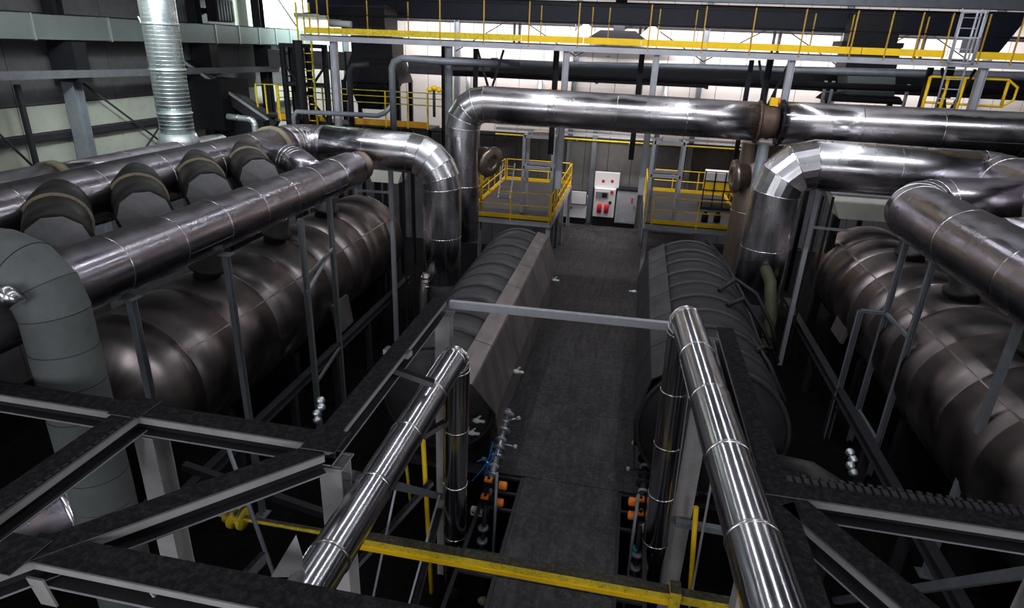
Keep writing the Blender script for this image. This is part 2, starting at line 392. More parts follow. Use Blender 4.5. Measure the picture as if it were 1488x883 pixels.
# rear wall: sheet panels between wall columns
wb = structure(MB().box((-18.3, 33.0, -2), (24.3, 33.3, 13)).build('wall_back', 'girt'))
x = -18.0; i = 0
while x < 24:
    wd = 1.2
    MB().box((x + .012, 32.94, 4.3), (x + wd - .012, 33.0, 9.62)).build('wall_panel', 'wall', wb)
    MB().box((x + .012, 32.94, 9.66), (x + wd - .012, 33.0, 12.8)).build('wall_panel', 'wall' if x < 18 else 'wall_dark', wb)
    MB().box((x + .012, 32.94, -1.8), (x + wd - .012, 33.0, 4.26)).build('wall_panel', 'wall_dark' if (x < -4.2 or x > 1.0) else 'wall_mid', wb)
    x += wd
wl = structure(MB().box((-18.3, -5, -2), (-18.0, 33.3, 13)).build('wall_left', 'girt'))
y = -4.8; i = 0
while y < 33:
    yb = min(y + 1.9, 33)
    for (z0, z1, mt) in ((-1.8, 3.6, 'wall_dark'), (3.64, 5.28, 'wall_left'), (5.52, 6.30, 'wall_left'), (6.33, 8.9, 'wall_dark'), (8.93, 12.8, 'wall_left' if (y > 26 or y < 16) else 'wall_dark')):
        MB().box((-18.0, y + .012, z0), (-17.94, yb - .012, z1)).build('wall_panel', mt, wl)
    y += 1.9
structure(MB().box((24, -5, -2), (24.3, 33.3, 13)).build('wall_right', 'ceil'))
structure(MB().box((-18.3, -5.3, -2), (24.3, -5, 13)).build('wall_front', 'ceil'))
# girts and rails along the left wall
structure(MB().box((-17.94, -5, 5.30), (-17.72, 33, 5.50)).build('trim_3', 'girt'))
structure(MB().box((-17.94, -5, 3.3), (-17.72, 33, 3.5)).build('trim_4', 'girt'))
structure(MB().box((-18, 32.7, 4.25), (24, 32.94, 4.40)).build('trim_5', 'girt'))
structure(MB().box((-18, 32.75, 9.55), (24, 32.94, 9.72)).build('trim_6', 'girt'))
# ================================================================= TANKS
def tank(name, label, xc, zc, r, y0, y1, mat, step, dome, seam_angs, group, rib=False, n=48):
    t = thing(name, label, 'tank', (xc, (y0 + y1) / 2, zc - r), group)
    k = max(1, round((y1 - y0) / step)); st = (y1 - y0) / k
    for i in range(k):
        a = y0 + i * st
        rr = r - (.012 if i % 2 else 0)
        m = MB().lathe([(0, rr), (st, rr)], (xc, a, zc), (xc, a + st, zc), n)
        off = random.random() * 9
        m.uv = [[(u_, v_ + a + off) for u_, v_ in q] if q else q for q in m.uv]
        m.build('cladding_section', mat, t)
    for i in range(0, k + 1):
        mb = MB()
        if rib: ring_on(mb, (xc, y0 + i * st, zc), (0, 1, 0), r, .07, .035, n)
        else: ring_on(mb, (xc, y0 + i * st, zc), (0, 1, 0), r, .012, .004, n)
        mb.build('seam_band', 'tank_small' if rib else 'seam', t)
    for e, s in ((y0, -1), (y1, 1)):       # dished ends, made of wedge-shaped rings
        prof = [(0, r)] + [(dome * math.sin(q * PI / 2), r * math.cos(q * PI / 2)) for q in (.25, .45, .62, .78, .9, .97)] + [(dome, .001)]
        MB().lathe(prof, (xc, e, zc), (xc, e + s, zc), n).build('dished_end', mat, t)
    for a in seam_angs:
        c, s_ = math.cos(a), math.sin(a)
        MB().bar((xc + c * (r + .004), y0, zc + s_ * (r + .004)), (xc + c * (r + .004), y1, zc + s_ * (r + .004)), .035, .008, (c, 0, s_)).build('lap_joint', 'seam', t)
    return t
M['seam'] = metal('worn_sheet_edge', (0.36, 0.31, 0.32), 0.38, 0.0, bmp=0, grime=.8, streak=.4)
bigL = tank('autoclave_tank', 'large dirty brown clad tank in the left bay behind the four slim posts', -9.75, 1.6, 1.62, 9.9, 21.5, 'tank', 1.45, .8, (.62,), 'tanks in the bays')
bigR = tank('autoclave_tank', 'large dirty brown clad tank in the right bay under the fat silver pipe', 7.75, 2.11, 1.50, 6.0, 21.4, 'tank', 1.45, .8, (2.35,), 'tanks in the bays')
smL = tank('pressure_vessel', 'grey ribbed vessel left of the aisle with a dusty flat side cover', -3.3, 1.9, 1.15, 10.5, 19.4, 'tank_small', .9, .3, (), 'vessels along the aisle', True)
smR = tank('pressure_vessel', 'black ribbed vessel right of the aisle with hoses across its back', 2.02, 1.9, 1.38, 10.6, 18.9, 'tank_black', .9, .3, (), 'vessels along the aisle', True)
def cover(t, pts, y0, y1, k, mat, shear=0):
    st = (y1 - y0) / k
    for i in range(k):
        a, b = y0 + i * st + .012, y0 + (i + 1) * st - .012
        for (p, q) in zip(pts[:-1], pts[1:]):
            d = Vector((q[0] - p[0], 0, q[1] - p[1])).normalized(); nr = Vector((0, 1, 0)).cross(d)
            if nr.x * (1 if t is smL else -1) < 0: nr = -nr
            nr = nr * .03
            sh = lambda z: a + (shear * (3.0 - z) if i == 0 else 0)
            P = [(p[0], sh(p[1]), p[1]), (p[0], b, p[1]), (q[0], b, q[1]), (q[0], sh(q[1]), q[1])]
            MB().hull8([Vector(v) for v in P] + [Vector(v) + nr for v in P]).build('cover_panel', mat, t)
cover(smL, [(-2.72, 3.02), (-2.36, 2.93), (-2.08, 1.95), (-2.16, .95)], 9.35, 19.3, 6, 'cover', .75)
cover(smR, [(1.25, 3.12), (.82, 2.85), (.60, 1.9), (.72, .75)], 10.6, 18.9, 6, 'tank_small')
for t, xc, r in ((smL, -3.3, 1.15), (smR, 2.02, 1.38)):
    for y in (11.2, 13.8, 16.4, 18.4):
        MB().box((xc - r * .8, y - .1, 0), (xc + r * .8, y + .1, 1.9 - r * .72)).build('saddle', 'black', t)
for t, xc, zc, r, zf, ys_ in ((bigL, -9.75, 1.6, 1.62, -1.8, (11, 14, 17, 20)), (bigR, 7.75, 2.11, 1.48, -.6, (7.5, 10.5, 13.5, 16.5, 19.5))):
    for y in ys_:
        MB().box((xc - r * .8, y - .12, zf), (xc + r * .8, y + .12, zc - r * .7)).build('saddle', 'black', t)
    for y in ys_[:-1]:                      # outlet nozzles on the crown, below the collector pipe
        MB().lathe([(0, .30), (.3, .30), (.3, .42), (.4, .42), (.4, .30), (.8, .30)], (xc + (.1 if xc < 0 else 0), y + 1.4, zc + r - .1), (xc + (.5 if xc < 0 else -.35), y + 1.4, zc + r + 1.3), 24).build('nozzle', 'stub', t)
# bracket flap on the side of the right tank
MB().hull8([(6.25, 17.2, 1.2), (6.33, 17.2, 1.2), (6.33, 18.2, 1.2), (6.25, 18.2, 1.2), (6.45, 17.2, 2.4), (6.55, 17.2, 2.4), (6.55, 18.2, 2.4), (6.45, 18.2, 2.4)]).build('side_flap', 'cover', bigR)
MB().hull8([(-8.05, 15.6, .4), (-7.97, 15.6, .4), (-7.97, 16.6, .4), (-8.05, 16.6, .4), (-8.2, 15.6, 1.3), (-8.1, 15.6, 1.3), (-8.1, 16.6, 1.3), (-8.2, 16.6, 1.3)]).build('side_flap', 'cover', bigL)
# rail frames alongside the tanks
for sx, x, zf, zt, lab in ((-1, -7.95, -1.8, .1, 'long low steel rail on short legs beside the left tank'), (1, 5.75, -.6, .75, 'long low steel rail on short legs beside the right tank')):
    t = thing('tank_rail', lab, 'rail', (x, 15, zf))
    MB().ibeam((x, 7, zt), (x, 21.5, zt), .2, .24).build('rail_beam', 'girt', t)
    for y in (8, 10.4, 12.8, 15.2, 17.6, 20): MB().bar((x, y, zf), (x, y, zt - .12), .16, .16).build('leg', 'girt', t)

# ================================================================= PIPEWORK
def pipe_thing(label, cat, pts, r, mat, name='insulated_duct', group=None, **k):
    xs = Vector(pts[0]); t = thing(name, label, cat, (pts[-1][0], pts[-1][1], min(p[2] for p in pts)), group)
    clad_pipe(t, pts, r, mat, **k); return t
G = 'large clad ducts over the vessels'
duL = pipe_thing('shiny silver duct bending down in front of the left platform', 'duct', [(-9.4, 18.5, 5.46), (-5.66, 18.5, 5.36), (-5.66, 18.5, 1.35)], .60, 'alu_fresh', group=G, rad=1.0, nb=5, sect=1.35, flat_elbow=False)
MB().tube([(-5.66, 18.5, -.1), (-5.66, 18.5, 1.36)], .66, 32).build('base_collar', 'black', duL)
duR = pipe_thing('shiny silver duct with coarse three-piece elbow bending down right of the aisle', 'duct', [(8.9, 18.5, 5.80), (4.05, 18.5, 5.84), (4.05, 18.5, 1.85)], .67, 'alu_fresh', group=G, rad=.84, nb=3, sect=1.7, n=22, flat_elbow=True)
MB().tube([(4.05, 18.5, -.1), (4.05, 18.5, 1.86)], .72, 32).build('base_collar', 'black', duR)
# upper crossing duct and its two drops
U = pipe_thing('long silver duct crossing high above the aisle, left of the rusty joint', 'duct', [(3.55, 20.3, 6.72), (-5.5, 20.3, 6.78), (-5.5, 20.3, 2.3)], .56, 'alu', group=G, rad=.75, nb=4, sect=2.1, elbow_mat='alu_fresh')
U2 = pipe_thing('long sooty silver duct running out of view right of the rusty joint', 'duct', [(4.2, 20.3, 6.72), (21, 20.3, 6.82)], .61, 'alu', group=G, sect=2.1)
EX = thing('expansion_joint', 'rusty brown expansion joint between the two high crossing ducts', 'joint', (3.9, 20.3, 6.1))
MB().lathe([(0, .46), (.12, .50), (.2, .46), (.32, .50), (.4, .46), (.52, .46)], (3.56, 20.3, 6.72), (5, 20.3, 6.72), 36).build('bellows', 'rust', EX)
flange(EX, (3.54, 20.3, 6.72), (1, 0, 0), .56, .06, .05, 'rust'); flange(EX, (4.17, 20.3, 6.72), (1, 0, 0), .61, .06, .05, 'black')
tag(MB().tube([(3.85, 20.3, 6.1), (3.85, 20.3, -.1)], .17, 16).build('drain_pipe', 'steel'), 'short grey drain pipe hanging below the rusty expansion joint', 'pipe')
DR = thing('stained_duct', 'brown stained upright duct half hidden behind the right silver elbow', 'duct', (4.0, 21.6, 2))
clad_pipe(DR, [(4.0, 21.3, 6.0), (4.0, 21.3, -.5)], .62, 'brown', sect=1.9)
for x, lab in ((-4.62, 'round blind flange on a short branch beside the left platform'), (3.2, 'round blind flange on a short branch beside the right platform')):
    f = MB(); f.lathe([(0, .38), (.35, .38), (.35, .52), (.45, .52), (.45, .40), (.50, .36), (.50, .2), (.46, .2)], (x - .35 if x < 0 else x + .45, 20.9, 5.0), (x if x < 0 else x - 1, 20.7, 4.9), 30)
    tag(f.build('blind_flange', 'brown'), lab, 'flange')
# left bay: inner collector pipe A, outer pipe B, pipe C behind it
pA = pipe_thing('long dark silver collector pipe sloping across the left bay on posts', 'pipe', [(-7.93, 1.5, 5.05), (-7.93, 17.0, 5.05)], .50, 'alu_dark', name='collector_pipe', sect=1.25, group='collector pipes over the tanks', elbow_mat='alu_dark')
rd = MB().lathe([(0, .50), (.1, .40), (.5, .38), (.52, .44), (.6, .44), (.62, .3)], (-7.93, 17.0, 5.05), (-7.93, 18.9, 5.05), 32); rd.build('end_reducer', 'brown', pA)
pB = pipe_thing('thick sooty pipe at the back of the left bay carrying the stub pipes', 'pipe', [(-10.3, 1.5, 5.5), (-10.3, 17.4, 5.5)], .56, 'alu_dark', name='collector_pipe', sect=1.7, group='collector pipes over the tanks')
el = thing('duct_elbow', 'sooty elbow joining the back left pipe to the shiny duct', 'duct', (-10.2, 18.3, 4.9))
clad_pipe(el, [(-10.3, 17.4, 5.5), (-10.3, 18.5, 5.48), (-9.4, 18.5, 5.46)], .58, 'alu_dark', rad=.7, nb=4, sect=2, seam=False, band='band')
flange(pB, (-10.3, 16.9, 5.5), (0, 1, 0), .55, .16, .09)
br = thing('elbow_branch', 'mitred elbow branch joining the collector pipe to the thick back pipe', 'pipe', (-9, 15.4, 4.8))
clad_pipe(br, [(-7.95, 14.9, 5.12), (-8.95, 15.7, 5.35), (-10.2, 15.9, 5.5)], .46, 'alu_dark', rad=.9, nb=3, sect=.8, seam=False)
pC = pipe_thing('sooty pipe farthest left, mostly hidden behind the stub pipe header', 'pipe', [(-13.2, 3, 5.12), (-13.2, 12.2, 5.12)], .5, 'alu_dark', name='collector_pipe', sect=2.5, group='collector pipes over the tanks')
flange(pC, (-13.2, 12.3, 5.12), (0, 1, 0), .50, .22, .05)
pC2 = pipe_thing('low dark duct running behind the stub pipe header to the spiral duct', 'pipe', [(-13.2, 12.45, 5.12), (-13.2, 18.6, 5.1)], .46, 'alu_dark', name='collector_pipe', sect=2, group='collector pipes over the tanks')
where = ['beside the grey elbow duct', 'second nearest the camera', 'third nearest the camera', 'beside the pale ring']
for i, y in enumerate((9.5, 11.4, 13.3, 15.2)):
    t = thing('stub_pipe', 'dark slanting stub pipe between the left pipes, ' + where[i], 'pipe', (-9.2, y - 1, 4.9), 'stub pipes of the left bay')
    a = Vector((-10.25, y, 5.5)); b = Vector((-7.95, y - 2.35, 5.28)); d = (b - a).normalized()
    MB().lathe([(0, .53), (1.08, .53)], a, b, 36).build('collar', 'stub', t)
    flange(t, a + d * 1.08, d, .48, .045, .055, 'ring')
    MB().lathe([(0, .49), (1.07, .49)], a + d * 1.08, b, 36).build('sleeve', 'stub', t)
    e0 = a + d * 2.15
    MB().lathe([(0, .46), (.04, .455), (.13, .001)], e0, b, 10, False).build('end_cap', 'stub_end', t)
    MB().tube([e0 + Vector((0, 0, -.3)) - d * .1, b + Vector((-.1, 0, -.15))], .1, 10).build('neck', 'stub', t)
# right bay
pR = pipe_thing('fat dark silver collector pipe sloping out of view across the right bay', 'pipe', [(6.5, 1.5, 5.35), (6.5, 16.1, 5.35), (9.0, 16.3, 5.55)], .64, 'alu_dark', name='collector_pipe', rad=.85, nb=4, sect=2.2, group='collector pipes over the tanks')
pRB = pipe_thing('thick sooty pipe behind the fat silver pipe of the right bay', 'pipe', [(9.3, 2, 5.75), (9.3, 17.7, 5.75), (9.3, 18.5, 5.78), (8.9, 18.5, 5.80)], .68, 'alu_dark', name='collector_pipe', sect=2.2, rad=.35, nb=2, group='collector pipes over the tanks')
flange(pRB, (9.3, 15.3, 5.75), (0, 1, 0), .68, .14, .12)
for i, (y, lab) in enumerate(((12.6, 'sooty stub pipe between the right bay pipes just below the pale ring'), (9.6, 'sooty stub pipe between the right bay pipes at the right edge'))):
    t = thing('stub_pipe', lab, 'pipe', (8, y, 5.3))
    a = Vector((9.3, y + .1, 5.75)); b = Vector((6.7, y, 5.45)); d = (b - a).normalized()
    MB().lathe([(0, .56), (1.0, .56)], a, b, 36).build('collar', 'alu_dark', t); flange(t, a + d * 1.0, d, .5, .06, .08, 'ring')
    MB().lathe([(0, .50), (1.5, .50)], a + d * 1.0, b, 36).build('sleeve', 'alu_dark', t)
# foreground grey insulated duct at the left edge
fd = thing('insulation_jacket_duct', 'matt grey insulated elbow duct with black seams at the left edge', 'duct', (-6.9, 6.1, -1.8))
clad_pipe(fd, [(-10.2, 6.35, 5.76), (-7.06, 6.15, 5.76), (-7.06, 6.15, -1.8)], .40, 'ins', rad=.62, nb=3, sect=.5, band='ins_seam', bw=.018, bt=.002, seam=False)
lc = thing('clad_cylinder', 'silver banded cylinder low at the left edge under the steel frame', 'tank', (-8.2, 5.8, -1))
MB().lathe([(0, .001), (.02, .3), (.05, .62), (.07, .72), (.8, .72)], (-8.1, 7.0, 1.25), (-8.5, 6.0, 1.3), 40).build('end_sheet', 'alu_fresh', lc)
MB().lathe([(0, .8), (2.0, .8)], (-8.4, 6.4, 1.25), (-9.2, 4.6, 1.3), 40).build('cladding_section', 'alu_dark', lc)
f = MB(); ring_on(f, (-8.35, 6.5, 1.25), (.4, .92, 0), .8, .14, .02); f.build('seam_band', 'alu_fresh', lc)

# polished flue pipes in the foreground
def flue(label, pts, r, bands, side):
    t = thing('flue_pipe', label, 'pipe', pts[0], 'polished flue pipes either side of the aisle')
    clad_pipe(t, pts, r, 'chrome', rad=.30, nb=4, sect=1.15, n=36, bw=.03, bt=.012, seam=True)
    return t
fl1 = flue('polished silver flue pipe left of the aisle, rising then running toward the camera', [(-2.56, 9.05, -1.3), (-2.52, 9.05, 3.72), (-2.53, 2.2, 3.75)], .215, 5, 1)
MB().tube([(-2.56, 9.05, -1.8), (-2.56, 9.05, -1.28)], .17, 20).build('base_boot', 'black', fl1)
fl2 = flue('polished silver flue pipe right of the aisle, rising then running toward the camera', [(1.22, 9.55, -1.0), (1.10, 9.6, 4.62), (1.52, 2.2, 4.62)], .235, 5, 1)
MB().tube([(1.22, 9.55, -1.8), (1.22, 9.55, -.98)], .19, 20).build('base_boot', 'black', fl2)

# ================================================================= FOREGROUND STEEL FRAMES
ZF = 4.27
fr = thing('steel_frame', 'dark steel beam frame on columns filling the lower left foreground', 'frame', (-4, 5, -1.8), 'foreground steel frames')
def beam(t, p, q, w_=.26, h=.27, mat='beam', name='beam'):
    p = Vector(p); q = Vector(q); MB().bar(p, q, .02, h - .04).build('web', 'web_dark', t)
    MB().bar(p, q, w_ * .82, .085, (0, 0, 1), 0, h * .5 - .075).build('side_bar', 'web', t)  # bar added to carry the painted lit strip
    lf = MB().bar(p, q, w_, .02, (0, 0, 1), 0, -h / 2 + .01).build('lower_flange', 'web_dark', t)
    for sx in (-1, 1): MB().bar(p, q, .01, .014, (0, 0, 1), sx * (w_ / 2 + .002), -h / 2 + .014).build('lit_edge', 'steel_light', lf)  # thin pale bars painted as a highlight on the flange tips
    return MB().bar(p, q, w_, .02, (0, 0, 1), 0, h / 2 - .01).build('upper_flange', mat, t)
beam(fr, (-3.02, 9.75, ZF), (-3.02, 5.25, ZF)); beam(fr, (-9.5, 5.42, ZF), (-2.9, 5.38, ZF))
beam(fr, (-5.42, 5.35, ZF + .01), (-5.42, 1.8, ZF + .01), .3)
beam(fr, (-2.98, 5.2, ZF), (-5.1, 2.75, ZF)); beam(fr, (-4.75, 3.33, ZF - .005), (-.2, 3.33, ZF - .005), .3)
for x, y, m_, zt in ((-2.95, 9.72, 'beam_lit', 4.13), (-2.93, 5.4, 'beam_lit', 4.13), (-5.3, 5.42, 'beam_lit', 4.13), (-2.75, 3.3, 'beam_lit', 4.13)):
    MB().ibeam((x, y, -1.8), (x, y, zt), .26, .26, .018, (0, 1, 0)).build('column', m_, fr)
    MB().box((x - .16, y - .16, zt - .03), (x + .16, y + .16, zt - .01)).build('cap_plate', m_, fr)
for x, y in ((-2.98, 5.33), (-5.42, 5.40), (-4.75, 3.2)): MB().box((x - .2, y - .2, ZF + .146), (x + .2, y + .2, ZF + .156)).build('node_plate', 'beam', fr)
MB().bar((-2.85, 9.74, ZF + .04), (1.35, 9.84, ZF + .04), .1, .13).build('cross_tube', 'steel_light', fr)
MB().bar((-3.0, 9.05, 1.0), (-4.9, 5.6, -.6), .1, .1).build('brace', 'beam', fr)
MB().bar((-3.0, 8.6, 2.3), (-2.6, 9.4, 2.3), .1, .1).build('brace', 'beam', fr)
MB().bar((-2.98, 9.5, 0.0), (-3.0, 6.6, -1.75), .1, .1).build('brace', 'beam', fr)
MB().bar((-3.0, 7.35, ZF - .02), (-2.4, 7.4, ZF - .2), .1, .08).build('bracket', 'beam', fr)
MB().bar((-3.25, 7.75, ZF + .05), (-2.85, 7.7, ZF + .05), .14, .08).build('bracket', 'beam_lit', fr)
MB().bar((-5.1, 5.6, 3.5), (-2.95, 5.75, 2.9), .09, .09).build('stay', 'black', fr)
MB().bar((-2.86, 5.5, 3.86), (-2.98, 9.6, .22), .09, .12).build('stay', 'steel', fr)
for (p, q) in (((-3.55, 3.35, 4.2), (-3.2, 3.4, 3.3)), ((-4.52, 3.15, 4.25), (-4.52, 3.2, 3.9))): MB().bar(p, q, .16, .02).build('gusset_plate', 'beam_lit', fr)
MB().hull8([(-2.93, 4.00, 3.78), (-2.59, 4.00, 3.86), (-2.61, 4.03, 3.83), (-2.95, 4.03, 3.75), (-2.61, 4.00, 4.36), (-2.57, 4.00, 4.12), (-2.59, 4.03, 4.08), (-2.63, 4.03, 4.32)]).build('gusset_plate', 'beam_lit', fr)
MB().bar((-3.05, 3.45, 4.0), (-3.05, 4.1, 3.9), .05, .12).build('bracket', 'beam', fr)
for k in range(34):                      # drag-chain links lying along the beam
    y = 5.3 - k * .1; MB().box((-5.31, y - .03, ZF + .135), (-5.28, y + .03, ZF + .155)).build('chain_link', 'girt', fr)
fr2 = thing('steel_frame', 'dark steel beam frame on columns at the lower right edge', 'frame', (3, 5, -1.8), 'foreground steel frames')
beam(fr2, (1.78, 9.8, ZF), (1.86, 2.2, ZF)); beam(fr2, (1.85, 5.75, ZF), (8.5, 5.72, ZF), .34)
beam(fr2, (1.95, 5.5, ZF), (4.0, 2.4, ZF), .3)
for x, y in ((1.62, 9.85), (1.86, 5.8), (4.6, 5.72)):
    MB().ibeam((x, y, -1.8), (x, y, 4.13), .34, .26, .018, (0, 1, 0)).build('column', 'beam_lit', fr2)
    MB().box((x - .16, y - .16, 4.10), (x + .16, y + .16, 4.12)).build('cap_plate', 'beam_lit', fr2)
MB().bar((1.5, 9.55, .55), (4.2, 9.5, .55), .12, .12).build('stay', 'steel', fr2)
MB().bar((5.0, 5.75, 4.1), (4.5, 9.5, -.6), .12, .12).build('brace', 'steel', fr2)
MB().box((1.65, 5.55, ZF + .137), (2.1, 6.0, ZF + .150)).build('node_plate', 'beam', fr2)
# cable chain lying on the right beam
cc = thing('cable_chain', 'black segmented cable chain lying along the lower right beam', 'cable chain', (3, 5.8, 4.42))
for k in range(56):
    x = 1.95 + k * .085
    MB().box((x, 5.80, ZF + .135), (x + .055, 5.90, ZF + .16)).build('chain_link', 'girt', cc)
ch2 = thing('cable_chain', 'second thinner cable chain at the back edge of the lower right beam', 'cable chain', (3, 6, 4.42))
MB().box((1.95, 5.98, 4.30), (6.8, 6.03, 4.34)).build('carrier', 'girt', ch2)
for k in range(50): MB().box((1.95 + k * .095, 5.98, 4.34), (2.0 + k * .095, 6.03, 4.38)).build('chain_link', 'girt', ch2)

# posts under the collector pipes
def post_frame(label, feet, x, ztop, zf, y0, y1, rungs, dx=.0, group='post frames carrying the collector pipes'):
    t = thing('pipe_support', label, 'support', (x, (y0 + y1) / 2, zf), group)
    for y in (y0, y1): MB().channel((x, y, zf), (x, y, ztop), .09, .12, .012, (1, 0, 0)).build('post', 'steel', t)
    for z in rungs: MB().bar((x, y0, z), (x, y1, z), .07, .07).build('cross_bar', 'steel', t)
    return t
def single_post(label, x, y, zt, zf, group='posts carrying the collector pipes'):
    t = thing('support_post', label, 'post', (x, y, zf), group)
    MB().channel((x, y, zf), (x, y, zt), .1, .13, .012, (0, 1, 0)).build('post', 'steel', t)
    MB().box((x - .12, y - .12, zt - .02), (x + .12, y + .12, zt)).build('head_plate', 'steel', t)
    MB().box((x - .14, y - .14, zf), (x + .14, y + .14, zf + .02)).build('foot_plate', 'steel', t)
    return t
#A4
t = thing('pipe_support', 'three-legged grey support frame under the fat pipe of the right bay', 'support', (6.1, 14.4, -.6), 'post frames carrying the collector pipes')
for x, y, zt in ((6.3, 13.65, 4.76), (6.3, 15.1, 4.76), (5.74, 15.1, 3.0)): MB().channel((x, y, -.6), (x, y, zt), .1, .12, .012, (1, 0, 0)).build('post', 'steel', t)
for z in (3.0, .35):
    MB().bar((5.74, 15.1, z), (6.3, 15.1, z), .07, .07).build('cross_bar', 'steel', t)
    MB().bar((6.3, 15.1, z), (6.3, 13.65, z), .07, .07).build('cross_bar', 'steel', t)
single_post('grey support post under the fat pipe near the right edge', 6.4, 10.6, 4.74, -.6)
single_post('grey support post right beside the grey elbow duct', -7.66, 8.0, 4.56, -1.8)
single_post('grey support post between the elbow duct and the ladder-like frame', -7.57, 10.38, 4.56, -1.8)
t = thing('pipe_support', 'ladder-like grey post frame under the left collector pipe', 'support', (-7.7, 14.3, -1.8), 'post frames carrying the collector pipes')
for x, y in ((-7.54, 13.24), (-7.88, 15.4)): MB().channel((x, y, -1.8), (x, y, 4.56), .1, .13, .012, (1, 0, 0)).build('post', 'galv', t)
for z in (3.1, .1): MB().bar((-7.54, 13.24, z), (-7.88, 15.4, z), .07, .07).build('cross_bar', 'galv', t)
MB().bar((-7.88, 15.4, 3.15), (-7.54, 13.24, 2.7), .06, .06).build('brace', 'steel_light', t)
# supports under the shiny ducts and pale boxes behind the big tanks
for x, lab, zf in ((-7.6, 'slim pale support post under the left shiny duct', -1.8), (5.35, 'slim pale support post under the right shiny duct', -.6)):
    t = thing('support_post', lab, 'post', (x, 19.2, zf))
    MB().channel((x, 19.2, zf), (x, 19.2, 5.0), .13, .13, .012, (0, 1, 0)).build('post', 'steel_light', t)
    MB().bar((x, 19.2, 3.95), (x + (-1.2 if x < 0 else 1.2), 19.3, 3.9), .07, .07).build('bracket', 'steel_light', t)
    for k in (1, 2): MB().channel((x + .28 * k, 19.6, zf), (x + .28 * k, 19.6, 4.8), .06, .06, .01, (0, 1, 0)).build('post', 'girt', t)
for x0, x1, y, z0, z1, lab in ((-9.6, -7.9, 21.5, 3.75, 4.65, 'cream sheet hood behind the left tank below the shiny duct'), (6.1, 8.6, 20.4, 4.0, 4.72, 'cream sheet hood behind the right tank below the shiny duct')):
    t = thing('hood', lab, 'hood', (x0, y, z0))
    MB().hull8([(x0 + .35, y, z0), (x1 - .35, y, z0), (x1 - .35, y + .8, z0), (x0 + .35, y + .8, z0), (x0, y, z1), (x1, y, z1), (x1, y + .8, z1), (x0, y + .8, z1)]).build('sheet_body', 'cream_bright', t)
    MB().box((x0 - .03, y - .03, z1), (x1 + .03, y + .83, z1 + .04)).build('rim', 'steel', t)
    MB().bar((x0 + .4, y + .4, z0 + .02), (x0 + .4, y + .4, -1.5), .2, .2).build('stand', 'black', t)

# ================================================================= PLATFORMS
def rail_post(t, x, y, z, h, mat='yellow', w_=.045): MB().bar((x, y, z - .12), (x, y, z + h), w_, w_).build('rail_post', mat, t)
def side_board(t, p, q, h=.16, mat='yellow'):
    p = Vector(p); q = Vector(q); MB().bar(p + Vector((0, 0, h / 2)), q + Vector((0, 0, h / 2)), .03, h).build('toe_board', mat, t)
def rails(t, p, q, n, h=1.05, mat='yellow', board=True, mid=True, w_=.045):
    p = Vector(p); q = Vector(q)
    for i in range(n):
        a = p.lerp(q, i / (n - 1)); rail_post(t, a.x, a.y, a.z, h, mat, w_)
    for hh in ([h, h * .52] if mid else [h]):
        MB().tube([p + Vector((0, 0, hh)), q + Vector((0, 0, hh))], w_ * .45, 8).build('handrail', mat, t)
    if board: side_board(t, p, q, .16, mat)
plats = [('left', -6.35, -2.92, 24.1, 31.8, 'steel platform with yellow rails left of the aisle'), ('right', .80, 4.6, 25.2, 31.8, 'steel platform with yellow rails right of the aisle')]
for sd, x0, x1, ya, yb, lab in plats:
    L = sd == 'left'; z = 2.15; xa = x1 if L else x0; xo = x0 if L else x1
    t = thing('work_platform', lab, 'platform', ((x0 + x1) / 2, ya, 0), 'work platforms at the far end')
    MB().box((x0, ya, z - .05), (x1, yb, z)).build('deck_plate', 'deck', t)
    MB().channel((x0, ya + .06, z - .16), (x1, ya + .06, z - .16), .1, .2, .012).build('edge_beam', 'steel_light', t)
    MB().channel((xa, ya, z - .16), (xa, yb, z - .16), .1, .2, .012).build('edge_beam', 'steel_light', t)
    rails(t, (x0 + .25, ya, z), (x1 - .05, ya, z), 3)
    rails(t, (x0 + .1, yb, z), (x1 - .1, yb, z), 4)
    rails(t, (xa, ya + .1, z), (xa, yb, z), 9)
    rails(t, (xo, ya + 1.5, z), (xo, yb, z), 6)
    s = -1 if L else 1
    for x, y in ((xa - .08 * s * -1, ya + .15), (xa, ya + 4.2), (xa, yb - .2)):
        MB().ibeam((x, y, -.1), (x, y, z - .06), .16, .16, .012, (1, 0, 0)).build('column', 'steel_light', t)
    MB().ibeam((xa + .14 * s, ya + 2.0, -.1), (xa + .14 * s, ya + 2.0, 6.1), .16, .16, .014, (1, 0, 0)).build('column', 'steel', t)
    MB().ibeam((xa + .14 * s, ya + 3.6, -.1), (xa + .14 * s, ya + 3.6, 6.1), .16, .16, .014, (1, 0, 0)).build('column', 'steel', t)
    for k in range(2): MB().bar((xo - s * (-.0) + (.5 if L else -.5), ya + .1 + .35 * k, -.1), (xo + (.5 if L else -.5), ya + .1 + .35 * k, z - .1), .06, .06).build('leg', 'steel', t)
    for k in range(5): MB().bar((xo + (.5 if L else -.5), ya + .1, .2 + .4 * k), (xo + (.5 if L else -.5), ya + .45, .2 + .4 * k), .03, .03).build('rung', 'steel', t)
